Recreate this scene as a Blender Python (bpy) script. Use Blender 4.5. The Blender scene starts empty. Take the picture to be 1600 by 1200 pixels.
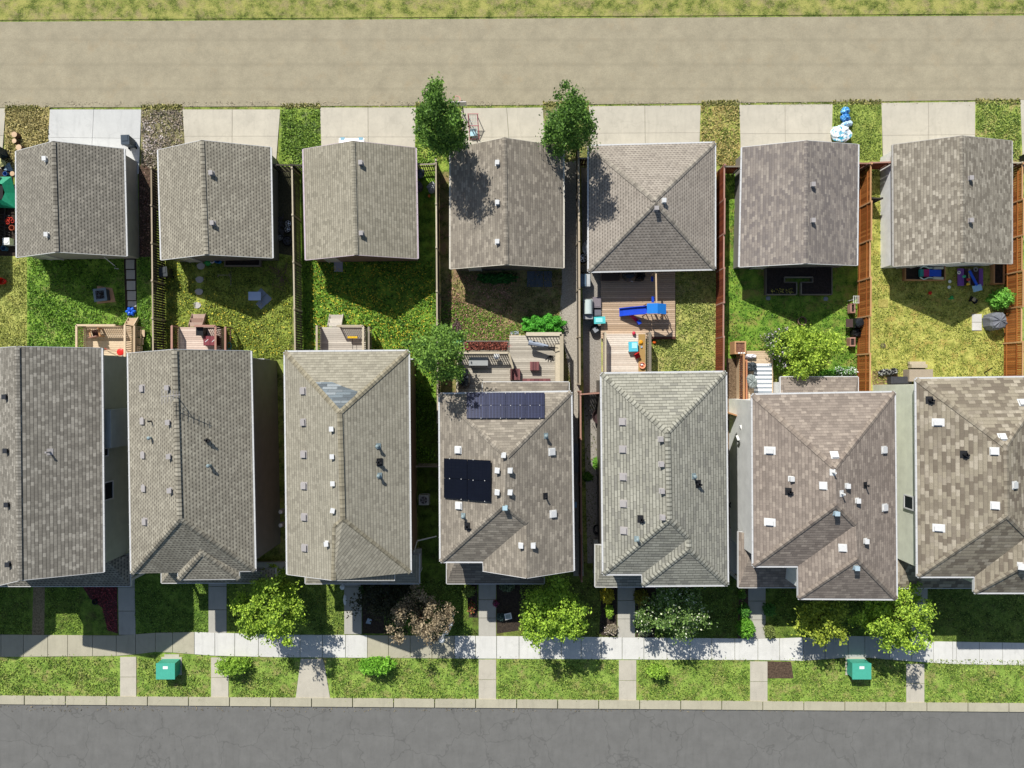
import bpy, math, random
import numpy as np
from mathutils import Vector
random.seed(7); RNG = np.random.default_rng(7)
S_ = bpy.context.scene
COL = S_.collection
R = math.radians

# ---------------------------------------------------------------- camera, sky, sun
H, F = 50.0, 1067.0
cam = bpy.data.objects.new('camera', bpy.data.cameras.new('camera')); COL.objects.link(cam)
cam.location = (0, 0, H); cam.data.lens = 24.0; cam.data.sensor_width = 36; cam.data.clip_end = 3000
S_.camera = cam
SUNV = Vector((0.48, -0.98, -1.0))
EL = math.atan2(1, math.hypot(SUNV.x, SUNV.y)); AZ = math.atan2(-SUNV.x, -SUNV.y)
w = bpy.data.worlds.new('World'); S_.world = w; w.use_nodes = True
nt = w.node_tree; sky = nt.nodes.new('ShaderNodeTexSky'); sky.sky_type = 'NISHITA'; sky.sun_disc = False
sky.sun_elevation = EL; sky.sun_rotation = AZ
nt.links.new(sky.outputs[0], nt.nodes['Background'].inputs[0]); nt.nodes['Background'].inputs[1].default_value = 0.085
sd = bpy.data.lights.new('sun', 'SUN'); sd.energy = 5.0; sd.angle = R(0.5); sd.color = (1, 0.972, 0.925)
sun = bpy.data.objects.new('sun', sd); COL.objects.link(sun); sun.rotation_euler = SUNV.to_track_quat('-Z', 'Y').to_euler(); sun.location = (0, 0, 60)
S_.view_settings.view_transform = 'Standard'; S_.view_settings.look = 'None'; S_.view_settings.gamma = 1
S_.view_settings.use_curve_mapping = False; S_.view_settings.exposure = 0.27

def at(px, py, h=0.0):
    k = (H - h) / F
    return Vector(((px - 800) * k, -(py - 600) * k, h))
def m_(px, h=0.0): return px * (H - h) / F

# ---------------------------------------------------------------- materials
def c(hx):
    v = [int(hx[i:i + 2], 16) / 255 for i in (0, 2, 4)]
    return tuple([(x / 12.92 if x <= .04045 else ((x + .055) / 1.055) ** 2.4) for x in v] + [1])
class NT:
    def __init__(s, name):
        s.m = bpy.data.materials.new(name); s.m.use_nodes = True; s.t = s.m.node_tree; s.n = s.t.nodes
        s.b = s.n['Principled BSDF']; s.x = 0
    def link(s, a, b): s.t.links.new(a, b)
    def val(s, sock, v):
        if hasattr(v, 'node'): s.link(v, sock)
        else: sock.default_value = v
    def math(s, op, a, b=0.0, cl=False):
        n = s.n.new('ShaderNodeMath'); n.operation = op; n.use_clamp = cl; s.val(n.inputs[0], a); s.val(n.inputs[1], b); return n.outputs[0]
    def mix(s, f, a, b, mode='MIX'):
        n = s.n.new('ShaderNodeMix'); n.data_type = 'RGBA'; n.blend_type = mode; s.val(n.inputs[0], f); s.val(n.inputs[6], a); s.val(n.inputs[7], b); return n.outputs[2]
    def noise(s, vec, sc, det=3, rough=.6):
        n = s.n.new('ShaderNodeTexNoise'); n.inputs['Scale'].default_value = sc; n.inputs['Detail'].default_value = det; n.inputs['Roughness'].default_value = rough
        s.link(vec, n.inputs['Vector']); return n.outputs['Fac']
    def step(s, v, a, b):
        n = s.n.new('ShaderNodeMapRange'); n.clamp = True; s.val(n.inputs[0], v); n.inputs[1].default_value = a; n.inputs[2].default_value = b; return n.outputs[0]
    def obj(s): return s.n.new('ShaderNodeTexCoord').outputs['Object']
    def uv(s): return s.n.new('ShaderNodeTexCoord').outputs['UV']
    def pos(s): return s.n.new('ShaderNodeNewGeometry').outputs['Position']
    def attr(s):
        n = s.n.new('ShaderNodeAttribute'); n.attribute_name = 'rnd'; return n.outputs['Fac']
    def sep(s, v):
        n = s.n.new('ShaderNodeSeparateXYZ'); s.link(v, n.inputs[0]); return n.outputs
    def comb(s, x, y, z=0.0):
        n = s.n.new('ShaderNodeCombineXYZ'); s.val(n.inputs[0], x); s.val(n.inputs[1], y); s.val(n.inputs[2], z); return n.outputs[0]
    def white(s, v):
        n = s.n.new('ShaderNodeTexWhiteNoise'); n.noise_dimensions = '3D'; s.link(v, n.inputs['Vector']); return n.outputs['Value']
    def bump(s, h, st, d=.02):
        n = s.n.new('ShaderNodeBump'); n.inputs['Strength'].default_value = st; n.inputs['Distance'].default_value = d
        s.link(h, n.inputs['Height']); s.link(n.outputs[0], s.b.inputs['Normal'])
    def out(s, col, rough=.85, metal=0, spec=.3):
        s.val(s.b.inputs['Base Color'], col); s.b.inputs['Roughness'].default_value = rough; s.b.inputs['Metallic'].default_value = metal
        s.b.inputs['Specular IOR Level'].default_value = spec; return s.m
MATS = {}
def mul(col, k): return (col[0] * k, col[1] * k, col[2] * k, 1)
def plain(hx, rough=.6, var=.18, metal=0, spec=.3, sc=6.0, rv=.25):
    key = ('p', hx, rough, var, metal, rv)
    if key in MATS: return MATS[key]
    t = NT('paint_' + hx); b = c(hx); n = t.noise(t.obj(), sc, 4)
    f = t.step(n, .3, .7)
    col = t.mix(f, mul(b, 1 - var), mul(b, 1 + var * .6))
    col = t.mix(t.math('MULTIPLY', t.attr(), rv), col, mul(b, .55))
    m = t.out(col, rough, metal, spec); MATS[key] = m; return m
def shingle(name, cols, row=.2, tab=.32, line=.5, dash=0.0, blend=.5, lw=.26):
    """cols: three tones chosen per tab; line = darkness of the course edge; dash = dark alternate tabs"""
    key = ('s', name)
    if key in MATS: return MATS[key]
    row, tab = row * .88, tab * .85; t = NT('shingles_' + name); u, v, _ = t.sep(t.uv())
    vr = t.math('DIVIDE', v, row); k = t.math('FLOOR', vr); fv = t.math('FRACT', vr)
    odd = t.math('MULTIPLY', t.math('FLOORED_MODULO', k, 2.0), .5)
    jit = t.math('MULTIPLY', t.white(t.comb(k, 3.3)), .35 if dash == 0 else .1)
    ur = t.math('ADD', t.math('ADD', t.math('DIVIDE', u, tab), odd), jit); ku = t.math('FLOOR', ur); fu = t.math('FRACT', ur)
    r1 = t.white(t.comb(ku, k, 1.7)); a, b, d = [c(x) for x in cols]
    lo = min((a, b, d), key=lambda q: q[1]); hi = max((a, b, d), key=lambda q: q[1]); ct = lambda q: (mul(q, .86) if q is lo else (mul(q, 1.22) if q is hi else mul(q, 1.08)))
    gr = lambda q: (q[0] * .8 + q[1] * .2, q[1] * .96 + q[0] * .04, q[2] * .86 + q[1] * .1, 1); a, b, d = [gr(ct(q)) for q in (a, b, d)]; line = min(.95, line * 1.3)
    row, tab = row, tab; col = t.mix(t.step(r1, .25, .55), a, b); col = t.mix(t.step(r1, .72, .9), col, d)
    col = t.mix(1 - blend, col, t.mix(.5, a, b))
    stk = t.noise(t.comb(t.math('MULTIPLY', u, 2.2), t.math('MULTIPLY', v, .25)), 1.0, 4, .65); col = t.mix(t.math('MULTIPLY', t.step(stk, .5, .72), .3), col, mul(a, .6)); big = t.noise(t.uv(), .35, 4); col = t.mix(t.math('MULTIPLY', t.step(big, .35, .75), .35), col, mul(a, .7))
    fine = t.noise(t.uv(), 26, 2); col = t.mix(t.math('MULTIPLY', t.step(fine, .35, .65), .42), col, mul(b, .5))
    edge = t.math('MULTIPLY', t.step(fv, lw, lw * .5), line)
    col = t.mix(edge, col, mul(a, .28))
    vl = t.math('MULTIPLY', t.step(fu, .09, .03), line * .7); col = t.mix(vl, col, mul(a, .3))
    if dash:
        ds = t.math('MULTIPLY', t.math('MULTIPLY', t.step(fv, .5, .4), t.math('LESS_THAN', fu, .48)), dash)
        col = t.mix(ds, col, mul(a, .25))
    t.bump(t.math('ADD', t.math('MULTIPLY', fv, -1.0), t.math('MULTIPLY', fine, .6)), .5, .02)
    m = t.out(col, .92, 0, .15); MATS[key] = m; return m
def siding(hx, lap=.13, dark=.35):
    key = ('sd', hx)
    if key in MATS: return MATS[key]
    t = NT('siding_' + hx); _, _, z = t.sep(t.obj()); f = t.math('FRACT', t.math('DIVIDE', z, lap))
    b = c(hx); n = t.noise(t.obj(), 1.3, 4); col = t.mix(t.step(n, .3, .7), mul(b, .88), mul(b, 1.08))
    col = t.mix(t.math('MULTIPLY', t.step(f, .22, .06), dark), col, mul(b, .3)); t.bump(f, .4, .02)
    m = t.out(col, .55, 0, .3); MATS[key] = m; return m
def wood(hx, hx2, rough=.8, grain=.32, wet=0):
    key = ('w', hx, hx2)
    if key in MATS: return MATS[key]
    t = NT('wood_' + hx); r = t.attr(); a, b = c(hx), c(hx2)
    n = t.noise(t.obj(), 5, 5, .7); col = t.mix(r, a, b); col = t.mix(t.math('MULTIPLY', t.step(n, .4, .75), grain), col, mul(a, .45))
    n2 = t.noise(t.obj(), 30, 2); col = t.mix(t.math('MULTIPLY', t.step(n2, .45, .8), .3), col, mul(b, .5))
    t.bump(n2, .3, .01); m = t.out(col, rough, 0, .2); MATS[key] = m; return m
def concrete(hx, var=.12, stain=.3, rv=.25, crack=.1):
    key = ('c', hx, rv)
    if key in MATS: return MATS[key]
    t = NT('concrete_' + hx); p = t.pos(); b = c(hx); col = t.mix(t.step(t.noise(p, .9, 5, .65), .3, .7), mul(b, 1 - var), mul(b, 1.06))
    col = t.mix(t.math('MULTIPLY', t.step(t.noise(p, 3.0, 6, .75), .55, .8), stain), col, mul(b, .55))
    col = t.mix(t.math('MULTIPLY', t.step(t.noise(p, 22, 3), .5, .75), .16), col, mul(b, .5))
    col = t.mix(t.math('MULTIPLY', t.attr(), rv), col, mul(b, .72))
    x, y, z = t.sep(p); tr = t.noise(t.comb(t.math('MULTIPLY', x, 2.2), t.math('MULTIPLY', y, .35)), 1.3, 4, .6); col = t.mix(t.math('MULTIPLY', t.step(tr, .52, .7), .22), col, mul(b, .55))
    vn = t.n.new('ShaderNodeTexVoronoi'); vn.feature = 'DISTANCE_TO_EDGE'; vn.inputs['Scale'].default_value = .28; wv = t.n.new('ShaderNodeVectorMath'); wv.operation = 'ADD'; t.link(p, wv.inputs[0]); nn = t.n.new('ShaderNodeTexNoise'); nn.inputs['Scale'].default_value = 1.5; t.link(p, nn.inputs['Vector']); t.link(nn.outputs['Color'], wv.inputs[1]); t.link(wv.outputs[0], vn.inputs['Vector'])
    col = t.mix(t.math('MULTIPLY', t.step(vn.outputs['Distance'], .012, .004), crack), col, mul(b, .35))
    t.bump(t.noise(p, 40, 3), .15, .01); m = t.out(col, .9, 0, .2); MATS[key] = m; return m
def dsat(q, k=.08):
    l = .3 * q[0] + .6 * q[1] + .1 * q[2]; return (q[0] + (l - q[0]) * k, q[1] + (l - q[1]) * k, q[2] + (l - q[2]) * k, 1)
def grassmat(name, cols, sc=1.0, patch=.5, dry=None):
    """cols: dark, mid, light; dry = colour of worn patches"""
    t = NT('turf_' + name); p = t.pos(); a, b, d = [dsat(mul(c(x), g)) for x, g in zip(cols, (.9, 1.05, 1.25))]
    fine = t.noise(p, 5.5 * sc, 6, .8); mid = t.noise(p, 1.1 * sc, 4, .65)
    vf = t.noise(p, 17 * sc, 3, .7)
    col = t.mix(t.step(fine, .38, .55), a, b); col = t.mix(t.math('MULTIPLY', t.step(vf, .5, .66), .8), col, d)
    col = t.mix(t.math('MULTIPLY', t.step(mid, .42, .62), .7), col, d); col = t.mix(t.math('MULTIPLY', t.step(mid, .45, .3), .6), col, mul(a, .8))
    col = t.mix(t.math('MULTIPLY', t.step(vf, .46, .34), .55), col, mul(a, .45))
    if dry: col = t.mix(t.math('MULTIPLY', t.step(t.noise(p, .8 * sc, 7, .75), .5, .62), patch), col, t.mix(t.step(vf, .35, .6), mul(c(dry), .5), c(dry)))
    t.bump(t.math('ADD', fine, t.math('MULTIPLY', vf, .5)), .6, .06); return t.out(col, .95, 0, .1)
def soil(hx, hx2, sc=1.0):
    key = ('so', hx, hx2)
    if key in MATS: return MATS[key]
    t = NT('soil_' + hx); p = t.pos(); col = t.mix(t.step(t.noise(p, 7 * sc, 6, .8), .35, .62), c(hx), c(hx2))
    col = t.mix(t.math('MULTIPLY', t.step(t.noise(p, 25 * sc, 2), .5, .65), .5), col, mul(c(hx), .4))
    t.bump(t.noise(p, 16, 5), .6, .05); m = t.out(col, .95, 0, .1); MATS[key] = m; return m
def leafmat(hx, hx2, trans=.3):
    key = ('l', hx, hx2)
    if key in MATS: return MATS[key]
    t = NT('leaves_' + hx); col = t.mix(t.attr(), mul(dsat(c(hx), .06), .6), mul(dsat(c(hx2), .06), 1.2)); m = t.out(col, .6, 0, .25)
    tr = t.n.new('ShaderNodeBsdfTranslucent'); t.link(col, tr.inputs[0]); mx = t.n.new('ShaderNodeMixShader'); mx.inputs[0].default_value = trans
    t.link(t.b.outputs[0], mx.inputs[1]); t.link(tr.outputs[0], mx.inputs[2]); t.link(mx.outputs[0], t.n['Material Output'].inputs[0]); MATS[key] = m; return m

# ---------------------------------------------------------------- mesh builder
class MB:
    def __init__(s): s.v = []; s.f = []; s.r = []; s.uv = []; s.mi = []; s.cm = 0
    def _add(s, vs, fs, r=None, uvs=None):
        o = len(s.v); s.v += [tuple(x) for x in vs]; r = random.random() if r is None else r
        for i, f in enumerate(fs):
            s.f.append([o + j for j in f]); s.r.append(r); s.mi.append(s.cm)
            s.uv.append(uvs[i] if uvs else None)
        return s
    def box(s, x, y, z, sx, sy, sz, rz=0, r=None, taper=1.0):
        ca, sa = math.cos(rz), math.sin(rz); vs = []
        for zz, k in ((z, 1.0), (z + sz, taper)):
            for dx, dy in ((-.5, -.5), (.5, -.5), (.5, .5), (-.5, .5)):
                a, b = dx * sx * k, dy * sy * k; vs.append((x + a * ca - b * sa, y + a * sa + b * ca, zz))
        return s._add(vs, [(3, 2, 1, 0), (4, 5, 6, 7), (0, 1, 5, 4), (1, 2, 6, 5), (2, 3, 7, 6), (3, 0, 4, 7)], r)
    def bar(s, p, q, w, h, r=None, up=None):
        p, q = Vector(p), Vector(q); d = (q - p).normalized(); u = Vector(up) if up else Vector((0, 0, 1))
        if abs(d.dot(u)) > .95: u = Vector((0, 1, 0))
        a = d.cross(u).normalized() * w / 2; b = a.cross(d).normalized() * h / 2
        vs = [p - a - b, p + a - b, p + a + b, p - a + b, q - a - b, q + a - b, q + a + b, q - a + b]
        return s._add(vs, [(0, 1, 2, 3), (7, 6, 5, 4), (4, 5, 1, 0), (5, 6, 2, 1), (6, 7, 3, 2), (7, 4, 0, 3)], r)
    def tube(s, p, q, r0, r1=None, n=8, r=None):
        p, q = Vector(p), Vector(q); r1 = r0 if r1 is None else r1; d = (q - p).normalized()
        u = Vector((0, 0, 1)) if abs(d.z) < .9 else Vector((1, 0, 0)); a = d.cross(u).normalized(); b = d.cross(a)
        vs = [p + (a * math.cos(t) + b * math.sin(t)) * r0 for t in [2 * math.pi * i / n for i in range(n)]]
        vs += [q + (a * math.cos(t) + b * math.sin(t)) * r1 for t in [2 * math.pi * i / n for i in range(n)]]
        fs = [(i, (i + 1) % n, n + (i + 1) % n, n + i) for i in range(n)] + [tuple(range(n - 1, -1, -1)), tuple(range(n, 2 * n))]
        return s._add(vs, fs, r)
    def path(s, pts, rr, n=6):
        for a, b in zip(pts[:-1], pts[1:]): s.tube(a, b, rr, rr, n, .5)
        return s
    def lathe(s, x, y, prof, n=14, r=None, sx=1, sy=1, rz=0):
        vs = []; ca, sa = math.cos(rz), math.sin(rz)
        for rad, z in prof:
            for i in range(n):
                t = 2 * math.pi * i / n; a, b = rad * math.cos(t) * sx, rad * math.sin(t) * sy
                vs.append((x + a * ca - b * sa, y + a * sa + b * ca, z))
        fs = []
        for k in range(len(prof) - 1):
            for i in range(n): j = (i + 1) % n; fs.append((k * n + i, k * n + j, (k + 1) * n + j, (k + 1) * n + i))
        if prof[0][0] > 0: fs.append(tuple(range(n - 1, -1, -1)))
        if prof[-1][0] > 0: fs.append(tuple((len(prof) - 1) * n + i for i in range(n)))
        return s._add(vs, fs, r)
    def blob(s, x, y, z, rx, ry, rz_, n=12, noise=.12, r=None, seed=0, rot=0):
        rr = random.Random(seed); vs = []; m = 8; ca, sa = math.cos(rot), math.sin(rot)
        for k in range(m + 1):
            th = math.pi * k / m
            for i in range(n):
                ph = 2 * math.pi * i / n; q = 1 + noise * (rr.random() * 2 - 1) if 0 < k < m else 1
                a, b = rx * q * math.sin(th) * math.cos(ph), ry * q * math.sin(th) * math.sin(ph)
                vs.append((x + a * ca - b * sa, y + a * sa + b * ca, max(z - rz_ + .0, z - rz_ * q * math.cos(th))))
        fs = [(k * n + i, k * n + (i + 1) % n, (k + 1) * n + (i + 1) % n, (k + 1) * n + i) for k in range(m) for i in range(n)]
        return s._add(vs, fs, r)
    def prism(s, pts, z0, z1, r=None):
        n = len(pts); a = sum(pts[i][0] * pts[(i + 1) % n][1] - pts[(i + 1) % n][0] * pts[i][1] for i in range(n))
        if a < 0: pts = pts[::-1]
        vs = [(p[0], p[1], z0) for p in pts] + [(p[0], p[1], z1) for p in pts]
        return s._add(vs, [tuple(range(n - 1, -1, -1)), tuple(range(n, 2 * n))] + [(i, (i + 1) % n, n + (i + 1) % n, n + i) for i in range(n)], r)
    def ring(s, x, y, z, Rr, rr, n=20, m=6, r=None, axis='z', sy=1):
        vs = []
        for i in range(n):
            t = 2 * math.pi * i / n
            for j in range(m):
                u = 2 * math.pi * j / m; q = Rr + rr * math.cos(u); a, b, cc = q * math.cos(t), q * math.sin(t) * sy, rr * math.sin(u)
                vs.append((x + a, y + b, z + cc) if axis == 'z' else ((x + a, y + cc, z + b) if axis == 'y' else (x + cc, y + a, z + b)))
        return s._add(vs, [(i * m + j, ((i + 1) % n) * m + j, ((i + 1) % n) * m + (j + 1) % m, i * m + (j + 1) % m) for i in range(n) for j in range(m)], r)
    def face(s, pts, r=None, uv=None): return s._add(pts, [tuple(range(len(pts)))], r, [uv] if uv else None)
    def sloped(s, pts, flip=False):
        pts = [Vector(p) for p in pts]; n = Vector((0, 0, 0))
        for i in range(len(pts)): n += (pts[i] - pts[0]).cross(pts[(i + 1) % len(pts)] - pts[0])
        n.normalize()
        if n.z < 0: pts = pts[::-1]; n = -n
        up = (Vector((0, 0, 1)) - n * n.z); up = up.normalized() if up.length > 1e-4 else Vector((0, 1, 0)); uu = up.cross(n).normalized()
        uv = [((p.dot(uu), p.dot(up)) if not flip else (p.dot(up), p.dot(uu))) for p in pts]
        return s._add(pts, [tuple(range(len(pts)))], .5, [uv])
    def build(s, name, mats, parent=None, world=False, smooth=False):
        vs = s.v
        if world and parent is not None:
            root = parent
            while root.parent: root = root.parent
            o = root.location; a = -root.rotation_euler.z; ca, sa = math.cos(a), math.sin(a)
            vs = [((x - o.x) * ca - (y - o.y) * sa, (x - o.x) * sa + (y - o.y) * ca, z - o.z) for x, y, z in vs]
        me = bpy.data.meshes.new(name); me.from_pydata(vs, [], s.f); at_ = me.attributes.new('rnd', 'FLOAT', 'FACE'); at_.data.foreach_set('value', s.r)
        if any(u is not None for u in s.uv):
            l = me.uv_layers.new(name='UVMap'); k = 0
            for f, u in zip(s.f, s.uv):
                for j in range(len(f)):
                    l.data[k].uv = u[j] if u else (0, 0); k += 1
        for m in (mats if isinstance(mats, (list, tuple)) else [mats]): me.materials.append(m)
        me.polygons.foreach_set('material_index', s.mi)
        if smooth: me.polygons.foreach_set('use_smooth', [True] * len(s.f))
        o = bpy.data.objects.new(name, me); COL.objects.link(o)
        if parent is not None: o.parent = parent
        return o
def quads_np(name, V, mat, rnd, parent=None, loc=None):
    """V: (N,k,3) array of k-gons"""
    N, k = V.shape[0], V.shape[1]; me = bpy.data.meshes.new(name); me.vertices.add(N * k); me.vertices.foreach_set('co', V.reshape(-1).astype(np.float32))
    me.loops.add(N * k); me.loops.foreach_set('vertex_index', np.arange(N * k, dtype=np.int32)); me.polygons.add(N)
    me.polygons.foreach_set('loop_start', np.arange(0, N * k, k, dtype=np.int32)); me.update(calc_edges=True)
    a = me.attributes.new('rnd', 'FLOAT', 'FACE'); a.data.foreach_set('value', rnd.astype(np.float32)); me.materials.append(mat); me.validate()
    o = bpy.data.objects.new(name, me); COL.objects.link(o)
    if parent is not None: o.parent = parent
    if loc is not None: o.location = loc
    return o
def thing(name, label, cat, loc=(0, 0, 0), rz=0, group=None):
    o = bpy.data.objects.new(name, None); o.empty_display_size = .3; COL.objects.link(o); o.location = loc; o.rotation_euler = (0, 0, rz)
    o['label'] = label; o['category'] = cat
    if group: o['group'] = group
    return o
def tag(o, label, cat, loc=None, rz=0, group=None):
    if loc is not None: o.location = loc; o.rotation_euler = (0, 0, rz)
    o['label'] = label; o['category'] = cat
    if group: o['group'] = group
    return o
def dup(root, loc, rz=0, label=None, sc=None):
    def cp(o, par):
        n = o.copy(); COL.objects.link(n)
        if par is not None: n.parent = par
        for ch in list(o.children): cp(ch, n)
        return n
    n = cp(root, None); n.location = loc; n.rotation_euler = (0, 0, rz)
    if sc: n.scale = (sc, sc, sc)
    if label: n['label'] = label
    return n
def struct(name, mb, mat, label, cat='ground'):
    o = mb.build(name, mat); o['kind'] = 'structure'; o['label'] = label; o['category'] = cat; return o
def sheet(name, pts, z, mat, label, cat='ground', h=0):
    mb = MB(); mb.face([(at(x, y).x, at(x, y).y, z) for x, y in pts][::-1], .4); o = struct(name, mb, mat, label, cat)
    if o.data.polygons[0].normal.z < 0: o.data.flip_normals()
    return o
# ---------------------------------------------------------------- setting
M_CONC = concrete('bcb5a4', .12, .45); M_WHITE_CONC = concrete('c0c0bc', .07, .25); M_SIDE = concrete('d0cec6', .09, .25); M_SIDE_OLD = concrete('aea892', .1, .3)
M_PATH = concrete('b0aca0', .08, .2)
M_BASE = grassmat('base', ('38471a', '5f7426', '8f9a45'), 1, .5, 'a09060')
g = MB(); n_ = 1600
g.face([(-n_, -n_, -.03), (n_, -n_, -.03), (n_, n_, -.03), (-n_, n_, -.03)], .4); struct('ground', g, M_BASE, 'wide grassy ground under the whole neighbourhood')
def lane_mat():
    t = NT('lane_asphalt'); p = t.pos(); x, y, _ = t.sep(p); b = c('a0977f')
    st = t.noise(p, .8, 8, .75)
    col = t.mix(t.step(st, .35, .65), mul(b, .78), mul(b, 1.04)); f = t.noise(p, 9, 6, .85); col = t.mix(t.math('MULTIPLY', t.step(t.noise(p, 20, 2), .56, .7), .5), col, mul(b, 1.5)); ax = t.math('ABSOLUTE', t.math('SINE', t.math('MULTIPLY', t.math('SUBTRACT', y, 23.4), 1.75))); col = t.mix(t.math('MULTIPLY', t.step(ax, .35, .05), .25), col, mul(b, .62))
    col = t.mix(t.math('MULTIPLY', t.step(f, .45, .65), .45), col, mul(b, .6)); col = t.mix(t.math('MULTIPLY', t.step(t.noise(p, .7, 5, .7), .55, .75), .3), col, c('a08a68'))
    t.bump(f, .4, .02); return t.out(col, .95, 0, .2)
M_LANE = lane_mat()
sheet('lane', [(-2600, 172), (0, 168), (800, 164), (1600, 155.5), (4200, 140), (4200, 16), (1600, 24), (0, 34), (-2600, 40)], .0, M_LANE, 'pale worn asphalt lane running behind the garages', 'road')
sheet('far_verge', [(-2600, 36), (0, 31), (1600, 21), (4200, 12), (4200, -500), (-2600, -500)], .002, grassmat('verge', ('3c4a1c', '6b7a2c', 'a09a50'), 1, .7, 'a89870'), 'grass verge along the far side of the lane')
sheet('road', [(-2600, 1100), (0, 1100), (1600, 1112), (4200, 1130), (4200, 1330), (-2600, 1300)], .0, concrete('6f6e6a', .14, .5, .25, .3), 'grey asphalt street in front of the houses', 'road')
kb = MB(); 
for x0 in range(-600, 2200, 64):
    a, b = at(x0, 1093 + x0 * .0075), at(x0 + 62.5, 1093 + (x0 + 62.5) * .0075); kb.bar((a.x, a.y, .02), (b.x, b.y, .02), .62, .16)
struct('kerb', kb, M_SIDE_OLD, 'pale concrete kerb between the boulevard grass and the street', 'kerb')

def drive(name, q, nx, ny, mat, label, z=.03, gap=.03, cols=None):
    """q: 4 px corners NW NE SE SW"""
    P = [at(*p) for p in q]; mb = MB()
    us = [0] + (cols or [i / nx for i in range(1, nx)]) + [1]; vs = [0] + ny + [1]
    def pt(u, v):
        a = P[0].lerp(P[1], u); b = P[3].lerp(P[2], u); return a.lerp(b, v)
    for i in range(len(us) - 1):
        for j in range(len(vs) - 1):
            k = [pt(us[i], vs[j]), pt(us[i + 1], vs[j]), pt(us[i + 1], vs[j + 1]), pt(us[i], vs[j + 1])]; cx = sum(k, Vector()) / 4
            k = [p + (cx - p).normalized() * gap * .5 for p in k]; mb.prism([(p.x, p.y) for p in k], -.02, z)
    return struct(name, mb, mat, label, 'driveway')
drive('driveway', [(-70, 170), (9, 169), (2, 264), (-75, 264)], 2, [.45], M_CONC, 'weathered driveway cut off by the left edge of the photo')
drive('driveway', [(78, 171), (221, 171), (217, 272), (72, 268)], 2, [.45], M_WHITE_CONC, 'bright new white concrete driveway behind the leftmost garage', cols=[.48])
drive('driveway', [(285, 171), (438, 171), (431, 262), (291, 262)], 2, [.46], M_CONC, 'beige concrete driveway behind the second garage', cols=[.51])
drive('driveway', [(500, 168), (650, 168), (648, 262), (503, 262)], 2, [.49], M_CONC, 'beige concrete driveway with a white car behind the third garage')
drive('driveway', [(720, 169), (848, 168), (856, 262), (725, 262)], 2, [.49], M_CONC, 'beige concrete driveway between the two tall dark trees', cols=[.56])
drive('driveway', [(920, 166), (1095, 164.5), (1092, 262), (925, 262)], 2, [.44], M_CONC, 'beige concrete driveway behind the garage with the pyramid roof')
drive('driveway', [(1155, 164), (1301, 163), (1299, 262), (1158, 262)], 2, [.46], M_CONC, 'grey beige concrete driveway beside the blue and white bags', cols=[.49])
drive('driveway', [(1377, 161), (1524, 159), (1523, 262), (1380, 262)], 2, [.5], M_CONC, 'grey beige concrete driveway behind the rightmost garage')
drive('driveway', [(1594, 156), (1700, 155), (1700, 262), (1598, 262)], 1, [.5], M_CONC, 'driveway cut off by the right edge of the photo')

# lawns ( px polygons )
def lawn(name, x0, y0, x1, y1, cols, label, sc=1, patch=.5, dry=None, z=.004, poly=None, mat=None):
    if name[0] == 'v': z = .008
    sheet('lawn', poly or [(x0, y0), (x1, y0), (x1, y1), (x0, y1)], z, mat or grassmat(name, cols, sc, patch, dry), label, 'lawn')
lawn('v1', 8, 168, 78, 268, ('4a4a22', '7a7a34', 'b5a468'), 'dry yellow grass verge with tree rounds', 1.4, .8, 'cbb584')
lawn('v2', 220, 168, 288, 300, ('45402a', '6f6a3c', '9a9468'), 'weedy verge of stones and dead plants between the two left driveways', 1.6, .9, '9c8a76')
lawn('v3', 436, 168, 503, 268, ('35481a', '5f7a22', '8ca238'), 'green verge with grey dead weeds beside the second driveway', 1.3, .5, '8a8576')
lawn('v4', 648, 164, 722, 268, ('35481a', '6b8a24', '9cae40'), 'green verge under the left tall tree', 1.3, .3, 'c0a070')
lawn('v5', 848, 164, 922, 268, ('3c4420', '6a7030', 'a09858'), 'bare dry verge under the right tall tree', 1.3, .9, '8e8474')
lawn('v6', 1094, 164, 1157, 268, ('3f4f18', '6f8428', 'a6a850'), 'verge half green and half straw coloured', 1.2, .9, 'd2b878')
lawn('v7', 1299, 162, 1378, 268, ('46581c', '72882e', '9fac4c'), 'evenly mown green verge beside the bags', 1.3, .4, 'b0a860')
lawn('v8', 1523, 158, 1598, 268, ('40561a', '6c8828', '9cac48'), 'green verge with a dry streak at the right', 1.2, .7, 'c2a878')
lawn('y0', -30, 400, 42, 560, ('4d5a22', '84903a', 'b4b45c'), 'yellow green lawn at the left edge', 1.3, .5, 'b8ac60')
lawn('y1', 42, 262, 237, 560, ('2e4a14', '5f8824', '93b23a'), 'lush green weedy lawn behind the leftmost garage', 1.2, .7, '94905c')
lawn('y2', 245, 262, 456, 560, ('35481a', '6a7e28', '9ca840'), 'lawn full of yellow dandelions around the folding table', 1.4, .6, 'a09450')
lawn('y3', 462, 262, 681, 720, ('2c4a14', '55801e', '86a82c'), 'uncut lawn thick with dandelions behind the third garage', 1.4, .5, '7c7a38')
lawn('y4', 684, 262, 904, 620, ('3c4c1e', '66702e', 'a0905c'), 'thin brown and green lawn between garage and deck', 1.3, .95, 'a08468')
lawn('y5', 906, 262, 1130, 620, ('40561a', '7c9030', 'b4b05c'), 'patchy trampled lawn beside the play deck', 1.2, .9, 'b8aa74')
lawn('y6', 1132, 262, 1359, 640, ('2c4c12', '4f801a', '86a030'), 'deep green lawn behind the sixth garage', 1.2, .75, '9c8e54')
lawn('y7', 1361, 262, 1596, 640, ('56621e', '8c9034', 'b8b458'), 'yellow green mown lawn of the rightmost yard', 1.5, .8, 'bca45c')
lawn('y8', 1597, 262, 1760, 640, ('3f5f1a', '688c28', '98ac44'), 'green lawn beyond the rightmost fence', 1.2, .5, 'c8bc90')
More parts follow.
